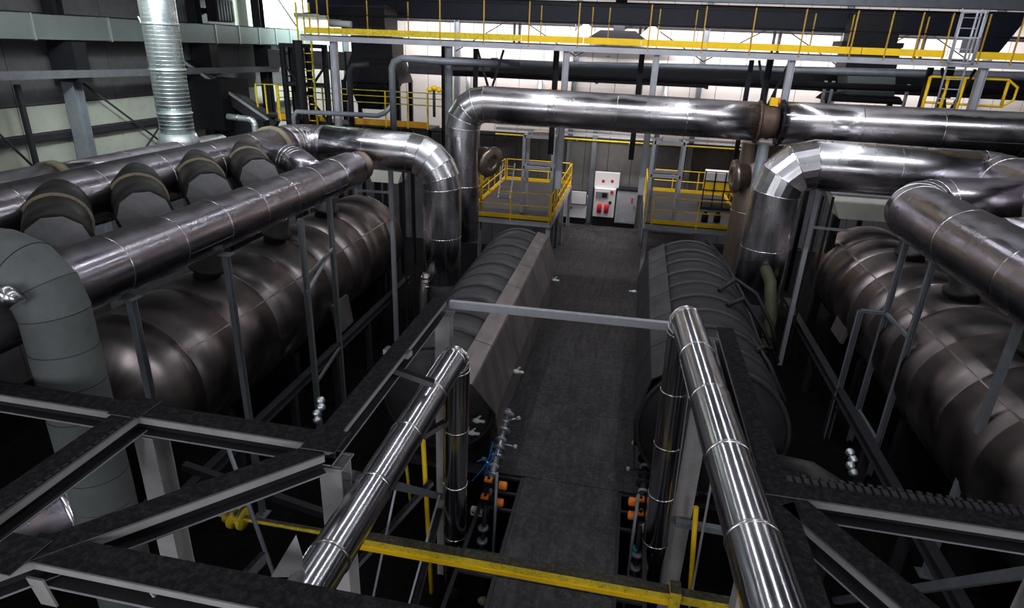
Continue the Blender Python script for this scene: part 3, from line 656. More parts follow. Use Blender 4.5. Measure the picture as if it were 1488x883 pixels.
# inspection towers (grey portal frames) standing on the platforms
for xa, xb, y, z0, zt, lab in ((-4.28, -3.1, 25.2, 2.15, 5.3, 'grey portal frame standing on the left platform'), (.80, 1.95, 25.4, 2.15, 5.35, 'grey portal frame standing on the right platform')):
    t = thing('portal_frame', lab, 'frame', ((xa + xb) / 2, y, z0), 'grey portal frames on the platforms')
    for x in (xa, xb):
        for yy in (y, y + 1.0): MB().bar((x, yy, z0), (x, yy, zt), .12, .12).build('post', 'steel_light', t)
    for z in (zt - .06, 4.02):
        for yy in (y, y + 1.0): MB().bar((xa, yy, z), (xb, yy, z), .12, .12).build('cross_bar', 'steel_light', t)
        for x in (xa, xb): MB().bar((x, y, z), (x, y + 1, z), .1, .1).build('cross_bar', 'steel_light', t)
    MB().box((xa + .3, y + .1, zt), (xb - .25, y + .9, zt + .12)).build('top_plate', 'cream' if xa > 0 else 'brown', t)
# small ladder on the left platform, yellow gear box on the right one
t = thing('step_ladder', 'small grey step ladder on the left platform deck', 'ladder', (-5.5, 27.5, 2.15))
for x in (-5.75, -5.2): MB().bar((x, 27.4, 2.15), (x, 28.3, 3.6), .05, .05).build('stile', 'galv', t)
for k in range(5): MB().bar((-5.75, 27.5 + k * .18, 2.35 + k * .28), (-5.2, 27.5 + k * .18, 2.35 + k * .28), .04, .03).build('rung', 'galv', t)
t = thing('dosing_tank', 'white container with yellow liquid in a wire cage, right platform', 'container', (4.0, 29, 2.15))
MB().box((3.3, 28.6, 2.9), (4.55, 29.5, 3.35)).build('lower_body', 'yellow', t); MB().box((3.3, 28.6, 3.35), (4.55, 29.5, 3.75)).build('upper_body', 'white', t)
MB().box((3.2, 28.5, 2.15), (4.65, 29.6, 2.25)).build('pallet', 'black', t)
for x in (3.25, 3.68, 4.12, 4.6): MB().bar((x, 28.55, 2.2), (x, 28.55, 3.8), .05, .05).build('cage_bar', 'black', t)
for z in (2.6, 3.0, 3.4, 3.8): MB().bar((3.22, 28.55, z), (4.63, 28.55, z), .04, .04).build('cage_bar', 'black', t)
for k, (px, pz) in enumerate(((4.9, 3.2), (5.05, 2.9), (4.85, 2.6))):
    o = MB().tube([(px + .3 * math.cos(a), 27.5, pz + .32 * math.sin(a)) for a in [q * PI / 6 for q in range(12)]], .03, 6).build('hose_coil', 'yellow')
    tag(o, ('upper', 'middle', 'lowest')[k] + ' yellow hose coil hanging beside the caged container', 'hose', 'yellow hose coils')
for k, (x, y) in enumerate(((3.2, 26.2), (3.7, 26.3))):
    b = MB().lathe([(0, .14), (.3, .14), (.36, .08), (.45, .08)], (x, y, 2.15), (x, y, 3), 16).build('canister', 'black')
    tag(b, ('left', 'right')[k] + ' black canister standing on the right platform behind the front rail', 'canister', 'black canisters')
# wheel and yellow lever by the left blind flange
t = thing('valve', 'yellow handled valve beside the blind flange on the left platform', 'valve', (-6.0, 24.8, 2.2))
MB().tube([(-5.95, 24.9, 2.2), (-5.95, 24.9, 4.3)], .05, 8).build('stem', 'yellow', t)
MB().tube([(-6.05, 24.7, 3.1), (-5.6, 25.4, 3.6)], .05, 8).build('lever', 'yellow', t)
MB().tube([(-6.0 + .25 * math.cos(a), 24.8, 4.0 + .25 * math.sin(a)) for a in [q * PI / 6 for q in range(13)]], .035, 6).build('hand_wheel', 'yellow', t)

# ---- switchgear at the far end of the aisle
t = thing('switch_cabinet', 'white switch cabinet with red capsule lights at the end of the aisle', 'cabinet', (-1.1, 32.3, 0))
MB().box((-1.70, 32.2, .5), (-.62, 32.8, 1.95)).build('cabinet_body', 'white', t); MB().box((-1.68, 32.25, 0), (-.62, 32.8, .5)).build('plinth', 'black', t)
MB().box((-1.75, 32.45, 1.95), (-.5, 32.75, 2.75)).build('upper_box', 'white', t)
MB().box((-1.62, 32.15, 1.50), (-.98, 32.2, 1.80)).build('display_panel', 'steel', t); MB().box((-1.30, 32.13, 1.53), (-1.05, 32.16, 1.76)).build('screen', 'black', [o for o in t.children if o.name.startswith('display')][0])
for x in (-1.38, -1.02): MB().lathe([(0, .06), (.04, .12), (.44, .12), (.48, .06)], (x, 32.14, .72), (x, 32.14, 2), 16).build('red_lamp', 'red', t)
for x, z in ((-.82, 1.82), (-.86, 1.28), (-1.3, 2.35), (-.85, 2.38)): MB().lathe([(0, .08), (.06, .08)], (x, 32.2, z), (x, 31, z), 14).build('push_button', 'red' if z > 1.5 else 'black', t)
t = thing('switch_cabinet', 'grey metal locker right of the red lamps at the aisle end', 'cabinet', (-.1, 32.3, 0))
MB().box((-.55, 32.2, .25), (.5, 32.85, 1.95)).build('cabinet_body', 'steel_light', t); MB().box((-.53, 32.17, .3), (.48, 32.2, 1.9)).build('door', 'steel_light', t); door = t.children[-1]
MB().box((-.6, 32.15, 1.95), (.55, 32.85, 2.02)).build('top_plate', 'black', t); MB().box((.2, 32.15, 1.35), (.28, 32.17, 1.6)).build('red_sticker', 'red', t); MB().bar((.38, 32.15, 1.0), (.38, 32.15, 1.2), .03, .03).build('handle', 'black', door)
MB().box((-.53, 32.25, 0), (.48, 32.8, .25)).build('plinth', 'black', t)
t = thing('switch_cabinet', 'low white cabinet left of the wall column at the aisle end', 'cabinet', (-2.7, 32.3, 0))
MB().box((-3.35, 32.2, .35), (-2.05, 32.8, 1.45)).build('cabinet_body', 'white', t); MB().box((-2.85, 32.1, 1.1), (-2.1, 32.2, 1.75)).build('meter_box', 'white', t); MB().box((-2.9, 32.16, 1.05), (-2.05, 32.22, 1.80)).build('meter_frame', 'black', t)
MB().box((-3.3, 32.25, 0), (-2.1, 32.8, .35)).build('plinth', 'black', t); MB().lathe([(0, .09), (.05, .09)], (-2.9, 32.2, .85), (-2.9, 31, .85), 14).build('push_button', 'black', t)
tag(MB().ibeam((-1.93, 32.7, 0), (-1.93, 32.7, 6.2), .28, .24, .015, (1, 0, 0)).build('wall_column', 'steel'), 'dark grey wall column between the white cabinets', 'column')
t = thing('cable_tray', 'horizontal grey cable trays on the rear wall above the cabinets', 'cable tray', (-1, 32.5, 3.6))
for z in (4.62, 4.86, 5.1): MB().channel((-7, 32.42, z), (9, 32.42, z), .2, .1, .01).build('tray', 'steel', t)
t = thing('gas_pipe', 'thin yellow pipe running along the rear wall behind the platforms', 'pipe', (0, 32.24, 4.3))
MB().tube([(-7, 32.24, 4.35), (8.5, 32.24, 4.35)], .05, 8).build('pipe_run', 'yellow_worn', t)
for x in (-6.5, -4.5, -2.8, -.2, 2.4, 5, 8): MB().bar((x, 32.2, 4.28), (x, 32.94, 4.28), .06, .04).build('wall_bracket', 'steel', t)

# ================================================================= UPPER CATWALK
cw = thing('catwalk', 'long high catwalk with yellow toe board and posts across the hall', 'catwalk', (0, 21.6, 8.4))
MB().box((-11.6, 21.5, 8.60), (20, 22.6, 8.64)).build('deck_plate', 'deck', cw)
MB().channel((-11.6, 21.52, 8.52), (20, 21.52, 8.52), .08, .16, .012, side=1).build('edge_beam', 'steel_light', cw)
MB().channel((-11.6, 22.6, 8.52), (20, 22.6, 8.52), .08, .16, .012).build('edge_beam', 'steel', cw)
MB().box((-1.2, 23.0, 8.3), (-1.1, 23.05, 8.35)).build('clip', 'steel', cw)
xb = [-11.4, -7.9, -6.0, -3.9, -1.9, -.1, 1.9, 3.95, 6.3, 8.55]
for a, b in zip(xb[:-1], xb[1:]): MB().box((a + .01, 21.46, 8.68), (b - .01, 21.49, 8.87)).build('toe_board', 'yellow' if a > -4.5 else 'yellow_worn', cw)
for a, b in ((9.3, 12), (12.02, 16), (16.02, 20)): MB().box((a, 21.46, 8.68), (b, 21.49, 8.87)).build('toe_board', 'yellow', cw)
for x in (-11.41, -10.9, -10.52, -6.61, -5.14, -3.66, -2.08, .12, 1.74, 3.16, 4.58, 5.99, 6.94, 7.73, 8.5, 9.45, 10.3, 11.6, 13): MB().bar((x, 21.47, 8.55), (x, 21.47, 9.85), .038, .038).build('rail_post', 'rail_yellow', cw)
for x in (-9.6, -8.1, -3.45, -1.75, -1.2, .4, 1.55, 5.1, 6.2, 8.3): MB().bar((x, 22.6, 8.6), (x, 22.6, 9.8), .035, .035).build('rail_post', 'rail_yellow', cw)
for z, m_ in ((9.83, 'black'), (9.3, 'black')):
    MB().tube([(-11.4, 21.47, z), (8.55, 21.47, z)], .02, 6).build('handrail', m_, cw); MB().tube([(-11.4, 22.6, z), (20, 22.6, z)], .02, 6).build('handrail', m_, cw)
for x, m_ in ((-2.42, 'steel_light'), (.42, 'steel_light'), (4.45, 'steel_light'), (9.72, 'steel_light'), (-10.45, 'steel_light'), (-11.82, 'black'), (-6.35, 'steel')):
    MB().ibeam((x, 21.6, 4.0 if x > -9 else 5.2), (x, 21.6, 8.44), .2, .2, .014, (1, 0, 0)).build('column', m_, cw)
    MB().ibeam((x - .45, 22.6, 5.0), (x - .45, 22.6, 8.44), .18, .18, .014, (1, 0, 0)).build('column', 'black', cw)
for x in (-5.3, 3.7, 8.9):
    MB().bar((x - .15, 21.9, 8.4), (x + .45, 21.9, 6.6), .07, .07).build('brace', 'black', cw); MB().bar((x + .75, 21.9, 8.4), (x + .2, 21.9, 6.6), .07, .07).build('brace', 'black', cw)
    MB().bar((x - .3, 22.3, 5.0), (x - .3, 22.3, 8.4), .14, .14).build('column', 'black', cw)
# ladder with safety cage through the catwalk
t = thing('caged_ladder', 'pale grey caged ladder passing through the high catwalk on the right', 'ladder', (8.9, 21.1, 6.5))
for x in (8.62, 9.22): MB().tube([(x, 21.2, 8.5), (x, 21.2, 9.9)], .03, 6).build('cage_strap', 'steel_light', t)
for x in (8.85, 9.05): MB().tube([(x, 20.9, 8.55), (x, 20.9, 9.9)], .03, 6).build('cage_strap', 'steel_light', t)
for z in (8.55, 9.2, 9.85): MB().tube([(8.62 + .3 * (1 - math.cos(a)), 21.3 - .42 * math.sin(a), z) for a in [PI * q / 8 for q in range(9)]], .03, 6).build('cage_hoop', 'steel_light', t)
for x in (8.62, 9.12): MB().tube([(x - .0, 21.3, 7.2), (x, 21.3, 9.95)], .028, 6).build('stile', 'steel_light', t)
for k in range(10): MB().bar((8.62, 21.3, 7.3 + k * .27), (9.12, 21.3, 7.3 + k * .27), .025, .025).build('rung', 'steel_light', t)
t = thing('guard_rail', 'yellow guard rail around the foot of the caged ladder', 'rail', (9.5, 22, 7))
for x in (8.5, 9.0, 9.45): MB().tube([(x, 21.9, 6.6), (x, 21.9, 8.15)], .05, 8).build('rail_post', 'yellow', t)
MB().tube([(8.5, 21.9, 8.15), (10.6, 21.9, 8.15), (10.9, 21.9, 7.95), (10.9, 21.9, 7.6), (10.65, 21.9, 7.4), (8.5, 21.9, 7.42)], .035, 8).build('handrail', 'yellow', t)
MB().tube([(10.62, 21.9, 8.1), (10.62, 21.9, 7.42)], .045, 8).build('rail_post', 'yellow', t)
#B2
# ================================================================= REAR WALL MACHINERY
t = thing('crane_girder', 'dark blue crane girder spanning the hall at the top of the view', 'girder', (4, 29.5, 9.6))
MB().box((-15.4, 29.4, 9.62), (13.3, 30.0, 10.34)).build('girder_box', 'blue_black', t)
MB().box((-15.4, 29.3, 9.56), (13.3, 30.1, 9.62)).build('bottom_flange', 'blue_black', t); MB().box((-15.4, 29.3, 10.34), (13.3, 30.1, 10.4)).build('top_flange', 'blue_black', t)
MB().hull8([(12.6, 28.8, 8.95), (13.3, 28.8, 8.95), (13.3, 30.4, 8.95), (12.6, 30.4, 8.95), (12.6, 28.8, 10.4), (14.0, 28.8, 10.4), (14.0, 30.4, 10.4), (12.6, 30.4, 10.4)]).build('end_truck', 'blue_black', t)
t = thing('crane_runway', 'grey steel roof beam above the dark crane girder', 'beam', (4, 28.8, 10.4))
MB().ibeam((-17.9, 28.6, 10.72), (23.9, 28.6, 10.72), .4, .55, .03).build('beam', 'steel', t)
for x in (-9, -1.4, 4.6, 12): MB().bar((x, 28.6, 11.0), (x, 28.6, 12.8), .2, .2).build('hanger', 'steel', t)
t = thing('rear_duct', 'long black rectangular duct along the rear wall below the catwalk', 'duct', (4, 28.4, 7.3))
for k, (a, b) in enumerate(((-16.8, -13), (-10.1, -6.3), (-6.3, -1.8), (-1.8, 2.7), (2.7, 7.2), (7.2, 11.7), (11.7, 16.5), (16.5, 21))):
    MB().box((a + .01, 28.0, 7.24 + (.10 if a > 0 else 0)), (b - .01, 28.9, 8.0 + (.08 if a > 0 else 0))).build('duct_section', 'wall_dark' if k < 2 else 'black', t)
    MB().box((b - .05, 27.95, 7.20 + (.10 if a > 0 else 0)), (b + .05, 28.95, 8.04 + (.08 if a > 0 else 0))).build('joint_frame', 'black', t)
tag(MB().tube([(-7.4, 24, 7.86), (-2, 24, 7.98), (1.6, 24, 8.06), (12, 24, 8.25), (20, 24, 8.3)], .13, 12).build('steam_pipe', 'steel'), 'long thin grey pipe running level behind the catwalk columns', 'pipe')
tag(MB().tube([(-7.4, 24.3, 7.5), (20, 24.3, 7.85)], .11, 12).build('steam_pipe', 'girt'), 'long thin black pipe below the level grey one behind the columns', 'pipe')
t = thing('hopper', 'tall black filter hopper standing on legs behind the catwalk at left', 'hopper', (-11.4, 27.5, 5))
MB().box((-12.7, 27.1, 8.75), (-10.75, 28.6, 9.93)).build('upper_casing', 'black', t)
MB().box((-12.35, 27.2, 8.0), (-10.5, 28.6, 8.72)).build('middle_casing', 'black', t)
MB().hull8([(-12.75, 27.0, 6.85), (-10.15, 27.0, 6.85), (-10.15, 28.8, 6.85), (-12.75, 28.8, 6.85), (-12.35, 27.2, 8.0), (-10.5, 27.2, 8.0), (-10.5, 28.6, 8.0), (-12.35, 28.6, 8.0)]).build('flared_skirt', 'black', t)
MB().hull8([(-12.2, 27.4, 5.7), (-11.15, 27.4, 5.7), (-11.15, 28.4, 5.7), (-12.2, 28.4, 5.7), (-12.6, 27.1, 6.85), (-10.6, 27.1, 6.85), (-10.6, 28.7, 6.85), (-12.6, 28.7, 6.85)]).build('cone', 'black', t)
for x in (-12.75, -10.25):
    for y in (27.1, 28.7): MB().bar((x, y, -1.8), (x, y, 6.9), .16, .16).build('leg', 'black', t)
MB().bar((-12.75, 27.1, 6.0), (-12.1, 27.1, 6.85), .1, .1).build('knee_brace', 'black', t); MB().bar((-10.25, 27.1, 6.0), (-10.9, 27.1, 6.85), .1, .1).build('knee_brace', 'black', t)
for z in (9.0, 9.45, 9.8): MB().box((-13.2, 27.05, z), (-10.7, 27.1, z + .05)).build('stiffener', 'girt', t)
MB().box((-13.4, 27.2, 9.3), (-12.7, 28.2, 9.75)).build('fan_box', 'black', t)
tag(MB().tube([(-13.2, 27.0, 9.15), (-12.2, 27.0, 9.12)], .13, 12).build('air_line', 'white'), 'short white pipe stub left of the tall black hopper', 'pipe')
t = thing('hopper', 'black hopper with grey-blue lower box behind the catwalk at right', 'hopper', (8, 26, 7))
MB().box((7.25, 26.2, 9.12), (8.8, 27.2, 10.1)).build('upper_casing', 'black', t); MB().box((6.95, 26.1, 8.98), (9.0, 27.3, 9.14)).build('rim', 'black', t)
MB().box((7.25, 26.1, 8.2), (8.95, 27.4, 8.98)).build('middle_casing', 'black', t)
MB().hull8([(7.45, 25.9, 7.36), (9.05, 25.9, 7.36), (9.05, 27.2, 7.36), (7.45, 27.2, 7.36), (7.3, 25.9, 8.18), (8.9, 25.9, 8.18), (8.9, 27.2, 8.18), (7.3, 27.2, 8.18)]).build('lower_box', 'duct', t)
MB().hull8([(6.8, 25.7, 7.1), (9.4, 25.7, 7.1), (9.4, 27.6, 7.1), (6.8, 27.6, 7.1), (7.0, 25.8, 7.36), (9.2, 25.8, 7.36), (9.2, 27.4, 7.36), (7.0, 27.4, 7.36)]).build('base_frame', 'black', t)
for x in (6.6, 9.35, 6.85): MB().tube([(x, 25.7, 5.0), (x, 25.7, 7.8)], .06, 8).build('stay', 'steel_light', t)
for x in (7.0, 9.2): MB().bar((x, 26.6, -.6), (x, 26.6, 7.1), .16, .16).build('leg', 'black', t)
t = thing('extraction_hood', 'low black trapezoid hood with pale flanks above the catwalk', 'hood', (-1.3, 31, 9))
MB().hull8([(-2.6, 31, 9.0), (.1, 31, 9.0), (.1, 32, 9.0), (-2.6, 32, 9.0), (-2.0, 31, 9.36), (-.45, 31, 9.36), (-.45, 32, 9.36), (-2.0, 32, 9.36)]).build('canopy', 'black', t)
MB().bar((-1.2, 31.5, 9.36), (-1.2, 31.5, 12.8), .5, .5).build('outlet', 'black', t)
for s, lab in ((-1, 'pale triangular cover plate left of the trapezoid hood'), (1, 'pale triangular cover plate right of the trapezoid hood')):
    x0 = -1.25 + s * 1.55
    tag(MB().hull8([(x0 - 1.2, 32.38, 8.6), (x0 + 1.2, 32.38, 8.6), (x0 + 1.2, 32.45, 8.6), (x0 - 1.2, 32.45, 8.6), (x0 - .1, 32.38, 9.65), (x0 + .1, 32.38, 9.65), (x0 + .1, 32.45, 9.65), (x0 - .1, 32.45, 9.65)]).build('cover_plate', 'cream'), lab, 'plate')
# cross-bracing wires and columns on the rear wall
t = thing('wall_bracing', 'thin crossed bracing rods between the rear wall columns', 'bracing', (0, 32.6, 4))
for x in (-15.2, -9.2, -3.2, 2.8, 8.8, 14.8):
    MB().ibeam((x, 32.79, -.4), (x, 32.79, 12.7), .3, .24, .015, (1, 0, 0)).build('column', 'steel', t)
for x in (-9.2, -3.2, 2.8, 8.8):
    MB().tube([(x, 32.5, 8.2), (x + 3, 32.5, 9.9)], .025, 6).build('rod', 'black', t); MB().tube([(x + 6, 32.5, 8.2), (x + 3, 32.5, 9.9)], .025, 6).build('rod', 'black', t)
    MB().tube([(x + 2.95, 32.5, 8.6), (x + 2.95, 32.5, 9.6)], .06, 6).build('turnbuckle', 'black', t); MB().tube([(x + 3.2, 32.5, 8.6), (x + 3.2, 32.5, 9.6)], .06, 6).build('turnbuckle', 'black', t)
for x, z, m_, lab in ((-5.95, 6.45, 'red', 'small red sign on the rear wall above the high duct'), (-4.1, 6.5, 'orange', 'small orange sign on the rear wall right of the red one')):
    tag(MB().box((x - .32, 32.85, z - .13), (x + .32, 32.45, z + .15)).build('sign', m_), lab, 'sign')
for k, (x, z0, z1) in enumerate(((-4.9, 5.5, 7.0), (-8.6, 5.2, 7.7), (1.25, 5.5, 7.1))):
    tag(MB().tube([(x, 32.82, z0), (x, 32.82, z1)], .13, 10).build('vent_pipe', 'galv'), ('short upright grey vent pipe between the red and orange signs', 'short upright grey vent pipe right of the tall black hopper', 'short upright grey vent pipe right of the second pale column')[k], 'pipe')
tag(MB().tube([(.05, 32.86, 5.4), (.05, 32.86, 7.1)], .09, 8).build('vent_pipe', 'black'), 'black upright pipe on the rear wall below the trapezoid hood', 'pipe')
# small bore pipes in front of the hopper
tag(MB().tube([(-8.14, 21.0, 5.7), (-8.14, 21, 7.7), (-8.05, 21, 7.9), (-7.75, 21, 8.02), (-6.4, 21, 7.98), (-4.2, 22.8, 7.95)], .11, 12).build('riser_pipe', 'steel'), 'grey riser pipe in front of the hopper turning right under the catwalk', 'pipe')
tag(MB().tube([(-11.85, 21.0, 5.5), (-11.85, 21, 5.95), (-11.7, 21, 6.12), (-8.7, 21, 6.15), (-8.45, 21, 6.25), (-8.2, 21, 6.5)], .08, 10).build('branch_pipe', 'steel'), 'thin grey pipe running level from the left into the riser', 'pipe')
tag(MB().tube([(-9.85, 21.4, 5.4), (-9.85, 21.4, 7.5), (-9.7, 21.4, 7.7), (-9.2, 21.6, 7.75)], .10, 10).build('riser_pipe', 'girt'), 'black riser pipe left of the hopper bending at its top', 'pipe')
# rear walkway with orange-yellow toe boards
t = thing('rear_walkway', 'lower walkway with worn yellow toe boards below the black hopper', 'walkway', (-11, 24, 5.5))
MB().box((-14.4, 24.0, 5.38), (-7.8, 25.2, 5.44)).build('deck_plate', 'deck', t)
for a, b in ((-14.2, -12.2), (-11.1, -9.45), (-9.43, -7.85)): MB().box((a, 23.95, 5.45), (b, 23.98, 5.68)).build('toe_board', 'ochre', t)
for x in (-14.1, -13.2, -12.2, -11.0, -9.6, -8.7, -7.9): MB().bar((x, 23.97, 5.4), (x, 23.97, 6.75), .05, .05).build('rail_post', 'yellow_worn', t)
for z in (6.75, 6.3, 6.55): MB().tube([(-14.1, 23.97, z), (-7.0, 23.97, z)], .022, 6).build('handrail', 'yellow_worn', t)
for x in (-14.0, -12, -10, -8): MB().bar((x, 24.6, -1.8), (x, 24.6, 5.38), .14, .14).build('leg', 'black', t)
# black stair tower at the left end of the catwalk
t = thing('stair_tower', 'black steel tower with crossed braces at the catwalk left end', 'tower', (-12.5, 24, 5))
for x in (-13.3, -12.6, -11.6):
    for y in (23.2, 23.8): MB().ibeam((x, y, -1.8), (x, y, 8.3), .16, .16, .012, (1, 0, 0)).build('column', 'black', t)
for z in (5.5, 6.9, 8.25): MB().bar((-13.4, 23.2, z), (-11.5, 23.2, z), .1, .14).build('cross_beam', 'black', t)
MB().bar((-13.3, 23.2, 5.5), (-11.6, 23.2, 7.6), .07, .07).build('brace', 'black', t); MB().bar((-11.6, 23.2, 5.5), (-13.3, 23.2, 7.6), .07, .07).build('brace', 'black', t)
for k in range(9): MB().bar((-12.5, 23.0, 5.6 + .3 * k), (-12.0, 23.0, 5.6 + .3 * k), .04, .04).build('rung', 'yellow_worn', t)
for x in (-12.5, -12.0): MB().bar((x, 23.0, 5.2), (x, 23.0, 9.7), .05, .05).build('stile', 'yellow_worn', t)
t = thing('landing_rail', 'small worn yellow handrail landing left of the black stair tower', 'rail', (-14, 24, 5.5))
for x in (-15.2, -14.8, -14.3, -13.6): MB().bar((x, 24.2, 5.6), (x, 24.2, 6.75), .05, .05).build('rail_post', 'yellow_worn', t)
MB().tube([(-15.2, 24.2, 6.75), (-13.6, 24.2, 6.75)], .025, 6).build('handrail', 'yellow_worn', t); MB().box((-15.4, 24.0, 5.50), (-13.5, 24.9, 5.6)).build('deck_plate', 'black', t)
MB().bar((-15, 24.5, -1.8), (-15, 24.5, 5.5), .12, .12).build('leg', 'black', t)
t = thing('landing_rail', 'square black handrail hoop on the wall left of the stair tower', 'rail', (-14.6, 26, 6.8))
MB().tube([(-14.9, 26, 6.8), (-14.9, 26, 7.9), (-13.6, 26, 7.9)], .04, 6).build('handrail', 'black', t); MB().tube([(-14.9, 26, 7.0), (-13.6, 26, 7.0)], .03, 6).build('handrail', 'black', t)
MB().bar((-14.4, 26, -1.8), (-14.4, 26, 7.9), .06, .06).build('post', 'black', t)

# ================================================================= LEFT WALL
t = thing('ventilation_duct', 'rectangular grey sheet duct running high along the left wall', 'duct', (-17.3, 20, 8.2))
yy = [3, 6.5, 10, 13.6, 16.3, 19.1, 21.9, 24.6, 26.2, 27.7, 29.1, 30.4, 31.7, 32.6]
for a, b in zip(yy[:-1], yy[1:]):
    MB().box((-17.75, a + .01, 8.20), (-16.95, b - .01, 8.86)).build('duct_section', 'duct', t)
    MB().box((-17.78, b - .03, 8.17), (-16.92, b + .03, 8.89)).build('joint_frame', 'galv', t)
tag(MB().channel((-16.9, 0, 7.42), (-16.9, 30, 7.12), .25, .22, .02).build('crane_rail', 'rail_grey'), 'grey steel rail beam running level along the left wall', 'rail')
for k, (y, lab) in enumerate(((17.6, 'grey wall column standing left of the spiral duct'), (24.1, 'dark wall column right of the spiral duct'), (28.6, 'dark wall column near the rear left corner'), (10.5, 'dark wall column at the left edge'))):
    t = thing('wall_column', lab, 'column', (-17.3, y, -1.8), 'left wall columns')
    MB().ibeam((-17.35, y, -1.8), (-17.35, y, 7.0), .42, .36, .02, (0, 1, 0)).build('column', 'steel' if k == 0 else 'girt', t)
    MB().box((-17.7, y - .25, 7.0), (-16.8, y + .25, 8.15)).build('corbel', 'black', t); MB().ibeam((-17.45, y, 8.9), (-17.45, y, 12.7), .4, .36, .02, (0, 1, 0)).build('upper_column', 'black', t)
t = thing('wall_bracing', 'thin diagonal bracing rods on the left wall', 'bracing', (-17.6, 18, 4))
for a, b in (((-17.5, 14, 7), (-17.5, 17, 3)), ((-17.5, 18.2, 6.9), (-17.5, 23.5, 3)), ((-17.5, 23.5, 6.9), (-17.5, 18.2, 3)), ((-17.5, 19.5, 10.6), (-17.5, 22.5, 9)), ((-17.5, 28.8, 11.5), (-17.5, 32.2, 9))):
    MB().tube([a, b], .035, 6).build('rod', 'girt', t)
for y in (15.6, 21.6): MB().bar((-17.2, y, -1.8), (-17.2, y, 7.0), .12, .12).build('conduit', 'girt', t)
t = thing('air_heater', 'black fan heater mounted high on the left wall', 'heater', (-17, 25.3, 8.9))
MB().box((-17.3, 24.7, 9.0), (-16.9, 25.9, 9.85)).build('casing', 'black', t); 
for k in range(6): MB().box((-16.9, 24.75 + k * .19, 9.05), (-16.82, 24.87 + k * .19, 9.8)).build('louvre', 'girt', t)
MB().box((-17.93, 25.1, 9.3), (-17.3, 25.5, 9.5)).build('bracket', 'black', t)
t = thing('spiral_duct', 'bright galvanised spiral duct rising from behind the left pipes', 'duct', (-13.4, 17, 5.4))
MB().lathe([(0, .47), (7.2, .47)], (-13.42, 17.0, 5.55), (-13.42, 17, 20), 36).build('duct_tube', 'galv_bright', t)
k = 0; z = 5.9
while z < 12.6:
    b = MB().lathe([(0, .468), (.006, .474), (.012, .474), (.018, .468)], (-13.42, 17, z), (-13.42, 17.02, 20), 36).build('spiral_rib', 'galv_bright', t); z += .11
for zz in (6.3, 7.5, 8.7): MB().lathe([(0, .48), (0, .495), (.05, .495), (.05, .48)], (-13.42, 17, zz), (-13.42, 17, 20), 36).build('coupling', 'galv', t)
MB().lathe([(0, .62), (.45, .50)], (-13.42, 17, 5.3), (-13.42, 17, 20), 36).build('boot', 'galv', t)
tag(MB().tube([(-13.05, 17.3, 5.4), (-13.92, 16.8, 8.9)], .02, 6).build('cable', 'steel_light'), 'pale cable hanging down the left side of the spiral duct', 'cable')
t = thing('conveyor', 'black enclosed conveyor chute sloping down right of the spiral duct', 'conveyor', (-16, 23.5, 5))
MB().bar((-17.6, 23.4, 7.35), (-14.6, 24.4, 5.1), .9, .5).build('chute', 'black', t); MB().bar((-17.4, 22.9, 7.55), (-14.6, 23.9, 5.4), .08, .1).build('edge_rail', 'steel', t)
MB().box((-17.7, 22.9, 5.0), (-15.9, 24.8, 6.9)).build('casing', 'black', t); MB().box((-16.6, 23.5, -1.8), (-14.6, 24.6, 5.4)).build('stand', 'black', t)
t = thing('insulated_branch', 'galvanised branch pipe with elbow right of the spiral duct', 'pipe', (-12, 19, 5))
clad_pipe(t, [(-13.2, 19.2, 6.03), (-12.25, 19.2, 5.98), (-12.25, 19.2, -1.8)], .10, 'galv_bright', rad=.18, nb=3, sect=.5, n=16, seam=False, bw=.02, bt=.01)

# ================================================================= HOSES, VALVES, BARRIERS
t = thing('barrier_beam', 'worn yellow box beam crossing low over the aisle in the foreground', 'beam', (-1, 7.4, .9))
MB().box((-3.95, 7.30, .93), (1.28, 7.48, 1.10)).build('beam_section', 'yellow_worn', t); MB().box((-3.95, 7.27, .90), (1.28, 7.31, .97)).build('lower_lip', 'yellow', t)
MB().box((1.24, 7.25, .85), (1.40, 7.5, 1.18)).build('coupling', 'yellow_worn', t); MB().box((1.40, 7.32, .92), (2.2, 7.48, 1.08)).build('beam_section', 'yellow_worn', t)
MB().box((-4.05, 7.25, .88), (-3.93, 7.5, 1.14)).build('coupling', 'black', t)
for x in (-3.9, 1.32): MB().bar((x, 7.4, -1.8), (x, 7.4, .9), .12, .12).build('leg', 'beam_lit', t)
t = thing('gas_line', 'thin yellow gas pipe with flanged valve at lower left', 'pipe', (-5, 7.4, 1))
MB().tube([(-7.6, 7.35, 1.02), (-6.3, 7.4, 1.0), (-4.07, 7.42, .98)], .05, 10).build('pipe_run', 'yellow_worn', t)
MB().lathe([(0, .12), (.12, .12), (.12, .2), (.17, .2), (.17, .12), (.3, .12), (.3, .2), (.35, .2), (.35, .1)], (-6.1, 7.4, 1.0), (-5, 7.4, 1.0), 16).build('flanged_body', 'yellow_worn', t)
MB().tube([(-5.95, 7.4, 1.1), (-5.95, 7.4, 1.38)], .05, 8).build('spindle', 'yellow_worn', t); MB().tube([(-5.95 + .16 * math.cos(q * PI / 6), 7.4 + .16 * math.sin(q * PI / 6), 1.38) for q in range(13)], .025, 6).build('hand_wheel', 'yellow', t)
MB().bar((-7.3, 7.35, -1.8), (-7.3, 7.35, 1.0), .06, .06).build('stay', 'black', t)
